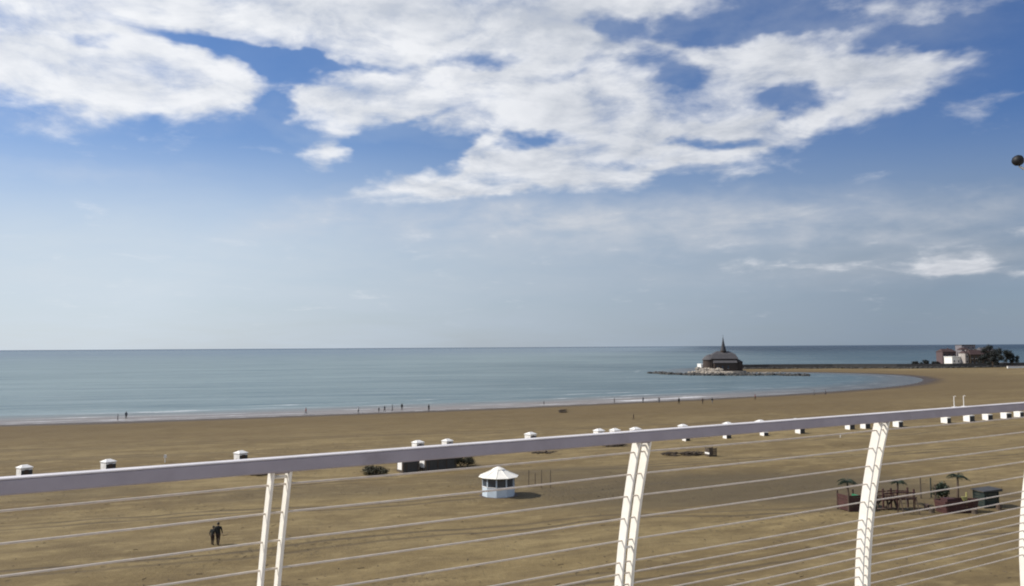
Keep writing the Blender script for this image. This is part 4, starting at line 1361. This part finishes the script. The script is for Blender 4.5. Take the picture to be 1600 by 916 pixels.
rocks('pale_boulders', [gp(1082, 583, 0), gp(1100, 583, 0), gp(1118, 583, 0), gp(1144, 584, 0)], 200, 2.4, .5, 1.4, 1.0, 'palerock', 9,
      'pale limestone boulders heaped at the foot of the chapel', 'rocks')
rocks('pale_boulders', [gp(1092, 582, 0), gp(1108, 582, 0), gp(1126, 582.5, 0)], 90, 1.6, .8, 1.9, 2.3, 'palerock', 29,
      'higher heap of pale boulders beside the small white building', 'rocks')
rocks('pale_boulders', [gp(1150, 582, 0), gp(1190, 582, 0), gp(1235, 582.5, 0)], 60, 1.4, .3, .7, .3, 'palerock', 19,
      'scattered pale stones on the sand right of the chapel', 'rocks')
# chapel platform
pl = MB()
pl.lathe([(14.5, -1.6), (13.2, .1), (12.2, .88), (0, .9)], 24, (ch0.x + .5, ch0.y, 0))
tag(pl.build('promontory', M['midrock']), kind='structure')

# breakwater from the chapel to the village: rubble base and wall
bw = [gp(1158, 576, .3), gp(1200, 575.5, .3), gp(1300, 575, .3), gp(1400, 575, .3), gp(1482, 574.5, .3), gp(1640, 572, .3)]
def wall_along(pts_, w, z0, z1):
    mb = MB()
    for i, p in enumerate(pts_):
        d = (pts_[min(i + 1, len(pts_) - 1)] - pts_[max(i - 1, 0)]); d.z = 0; d.normalize()
        n = Vector((-d.y, d.x, 0)) * w / 2
        for q, z in ((p - n * 1.5, z0), (p + n * 1.5, z0), (p + n, z1), (p - n, z1)):
            mb.v.append((q.x, q.y, z))
        if i:
            b = (i - 1) * 4
            for k in range(4):
                mb.face((b + k, b + (k + 1) % 4, b + 4 + (k + 1) % 4, b + 4 + k))
    mb.face((0, 1, 2, 3)); e_ = (len(pts_) - 1) * 4; mb.face((e_ + 3, e_ + 2, e_ + 1, e_))
    return mb
BW = thing('breakwater_wall', (0, 0, 0), 0, 'long dark breakwater wall running from the chapel to the houses', 'sea wall')
wall_along(bw, 4.0, -1.2, 2.3).build('wall', M['pier'], BW)
wall_along([p + Vector((0, -1.2, 0)) for p in bw], .5, 2.302, 2.95).build('parapet', M['pier'], BW)
rocks('breakwater_rocks', [p + Vector((0, -3.5, 0)) for p in bw], 900, .9, .5, 1.2, .9, 'rock', 14, 'dark rubble along the foot of the long breakwater', 'rocks')

# ------------------------------------------------------------------ houses and trees at the far right
def house(px, w, dpt, wall_h, label, m_, roofm='tile', roof='gable', base_py=572, rz=0.12, rows=2, cols=3, rise=2.2, dy=0, lift=0.0):
    p = gp(px, base_py, .4)
    r = thing('house', (p.x, p.y + dy, .2 + lift), rz, label, 'house', 'houses at the end of the breakwater')
    MB().box(-w / 2, w / 2, -dpt / 2, dpt / 2, -2 - lift, wall_h).build('wall', M[m_], r)
    e = .35
    if roof == 'gable':
        mb = MB().hexa([(-w / 2 - e, -dpt / 2 - e, wall_h + .002), (w / 2 + e, -dpt / 2 - e, wall_h + .002), (w / 2 + e, dpt / 2 + e, wall_h + .002), (-w / 2 - e, dpt / 2 + e, wall_h + .002),
                        (-w / 2 + w * .12, -.1, wall_h + rise), (w / 2 - w * .12, -.1, wall_h + rise), (w / 2 - w * .12, .1, wall_h + rise), (-w / 2 + w * .12, .1, wall_h + rise)])
        ro = mb.build('roof', M[roofm], r)
        MB().box(w * .15, w * .15 + .7, .4, 1.1, wall_h + rise * .5, wall_h + rise + .7).build('chimney', M[m_], ro)
    else:
        MB().box(-w / 2 - .25, w / 2 + .25, -dpt / 2 - .25, dpt / 2 + .25, wall_h + .002, wall_h + .4).build('roof', M[roofm], r)
    for i in range(rows):
        for j in range(cols):
            x = -w / 2 + w * (j + .5) / cols; z = .9 + i * wall_h / max(rows, 1) * .95
            wd = MB().box(x - .55, x + .55, -dpt / 2 - .05, -dpt / 2 - .003, z, z + 1.4).build('window', M['glass'], r)
            MB().box(x - .7, x + .7, -dpt / 2 - .18, -dpt / 2 - .002, z - .2, z - .02).build('sill', M['render_w'], wd)
    return r
house(1488.5, 8.2, 7, 4.6, 'low bright white house at the left end of the village', 'render_w', 'render_w', 'flat', 571, .35, 1, 2, lift=1.6)
house(1494, 11, 8, 7.6, 'two-storey pinkish house behind the low white house', 'render_p', 'tile', 'gable', 570, .12, 2, 3, dy=14, lift=2.2)
house(1509, 6.5, 6, 7.6, 'narrow pale house right of the low white house', 'render_c', 'tile', 'gable', 571, .3, 2, 2, 1.6, lift=1.4)
house(1525, 12, 8, 7.0, 'brown house with dark red roof in the middle of the village', 'render_b', 'tile', 'gable', 571, .15, 2, 4, 3.2, dy=2, lift=1.0)
house(1532, 11, 8, 13.2, 'tallest grey-white house at the back of the village', 'render_g', 'slate', 'flat', 570, .1, 4, 3, dy=20, lift=1.5)
house(1519, 6, 5, 9.8, 'small grey house between the narrow and the tallest houses', 'render_g', 'tile', 'gable', 570, .2, 2, 2, 1.5, dy=12, lift=1.5)
house(1557, 12, 8, 9.5, 'dark brown house half hidden by the trees', 'render_b', 'slate', 'gable', 571, .15, 3, 3, 2.5, dy=14, lift=1.0)

def tree(px, py, h, w, label, seed):
    p = gp(px, py, .4)
    r = thing('tree', (p.x, p.y, .2), 0, label, 'tree', 'dark trees beside the houses')
    rng = random.Random(seed)
    MB().tube([(0, 0, -1), (.1, .1, h * .25), (.2, 0, h * .55)], [.35, .28, .15], 7).build('trunk', M['bark'], r)
    lm = MB()
    for k in range(5):
        a = rng.uniform(0, 6.28)
        lm.tube([(.1, .05, h * (.25 + .05 * k)), (math.cos(a) * w * .2, math.sin(a) * w * .2, h * (.45 + .06 * k)), (math.cos(a) * w * .36, math.sin(a) * w * .36, h * (.6 + .05 * k))], [.14, .09, .04], 5)
    lm.build('limbs', M['bark'], r)
    mb = MB()
    for k in range(16):
        a = rng.uniform(0, 6.28); q = rng.random() ** .6
        z = rng.uniform(.32, .86)
        ww = w * .5 * math.sin(math.pi * min(1, z * 1.02)) ** .6
        leaves(mb, (math.cos(a) * ww * q, math.sin(a) * ww * q, h * z), (w * .2, w * .2, h * .14), 110, .42, seed * 100 + k, shell=.35)
    mb.build('crown', M['pine'], r)
    return r
tree(1546, 572, 15.5, 9, 'tallest dark tree right beside the grey-white house', 1)
tree(1560, 572.5, 13.5, 9, 'second dark tree right of the tallest house', 2)
tree(1573, 573, 12.0, 9, 'third dark tree right of the houses', 3)
tree(1582, 573, 10.5, 7, 'rightmost dark tree at the end of the village', 4)
tree(1536, 573, 8.0, 7, 'small dark tree in front of the tallest house', 5)
tree(1551, 574, 7.0, 8, 'low dark tree in front of the two tallest trees', 6)
for i, px in enumerate((1432, 1445, 1462)):
    tree(px, 573.3, (4.4, 5.2, 4.0)[i], 6, ('left', 'middle', 'right')[i] + ' one of three low bushes on the breakwater left of the white house', 20 + i)['group'] = 'low bushes on the breakwater'
gw = thing('garden_wall', (0, 0, 0), 0, 'low white wall on the sand right of the trees', 'wall')
wall_along([gp(1574, 575, .2), gp(1610, 574.5, .2), gp(1660, 574, .2)], .6, -.6, 1.3).build('wall', M['render_w'], gw)
wall_along([gp(1574, 575, .2), gp(1610, 574.5, .2), gp(1660, 574, .2)], .8, 1.302, 1.45).build('coping', M['render_g'], gw)

# ------------------------------------------------------------------ small litter of sticks and shells
rng = random.Random(77)
mb = MB()
for k in range(900):
    Yk = 52 + 110 * rng.random() ** 1.4
    Xk = rng.uniform(-.62, .64) * Yk
    a = rng.uniform(0, 3.14); l_ = rng.uniform(.06, .28)
    zk = 0.0
    if rng.random() < .6:
        mb.tube([(Xk - math.cos(a) * l_, Yk - math.sin(a) * l_, 0), (Xk + math.cos(a) * l_, Yk + math.sin(a) * l_, 0)], [.02, .015], 5)
    else:
        mb.rock((Xk, Yk, 0), rng.uniform(.03, .08), k, .5)
arr = np.array(mb.v)
dz_ = land_z(arr[:, 0], arr[:, 1], shore_dist(arr[:, 0], arr[:, 1]))
mb.v = [(v[0], v[1], v[2] + z + .02) for v, z in zip(mb.v, dz_)]
tag(mb.build('beach_litter', M['drift']), 'scattered dark sticks and shells all over the sand', 'litter', kind='stuff')
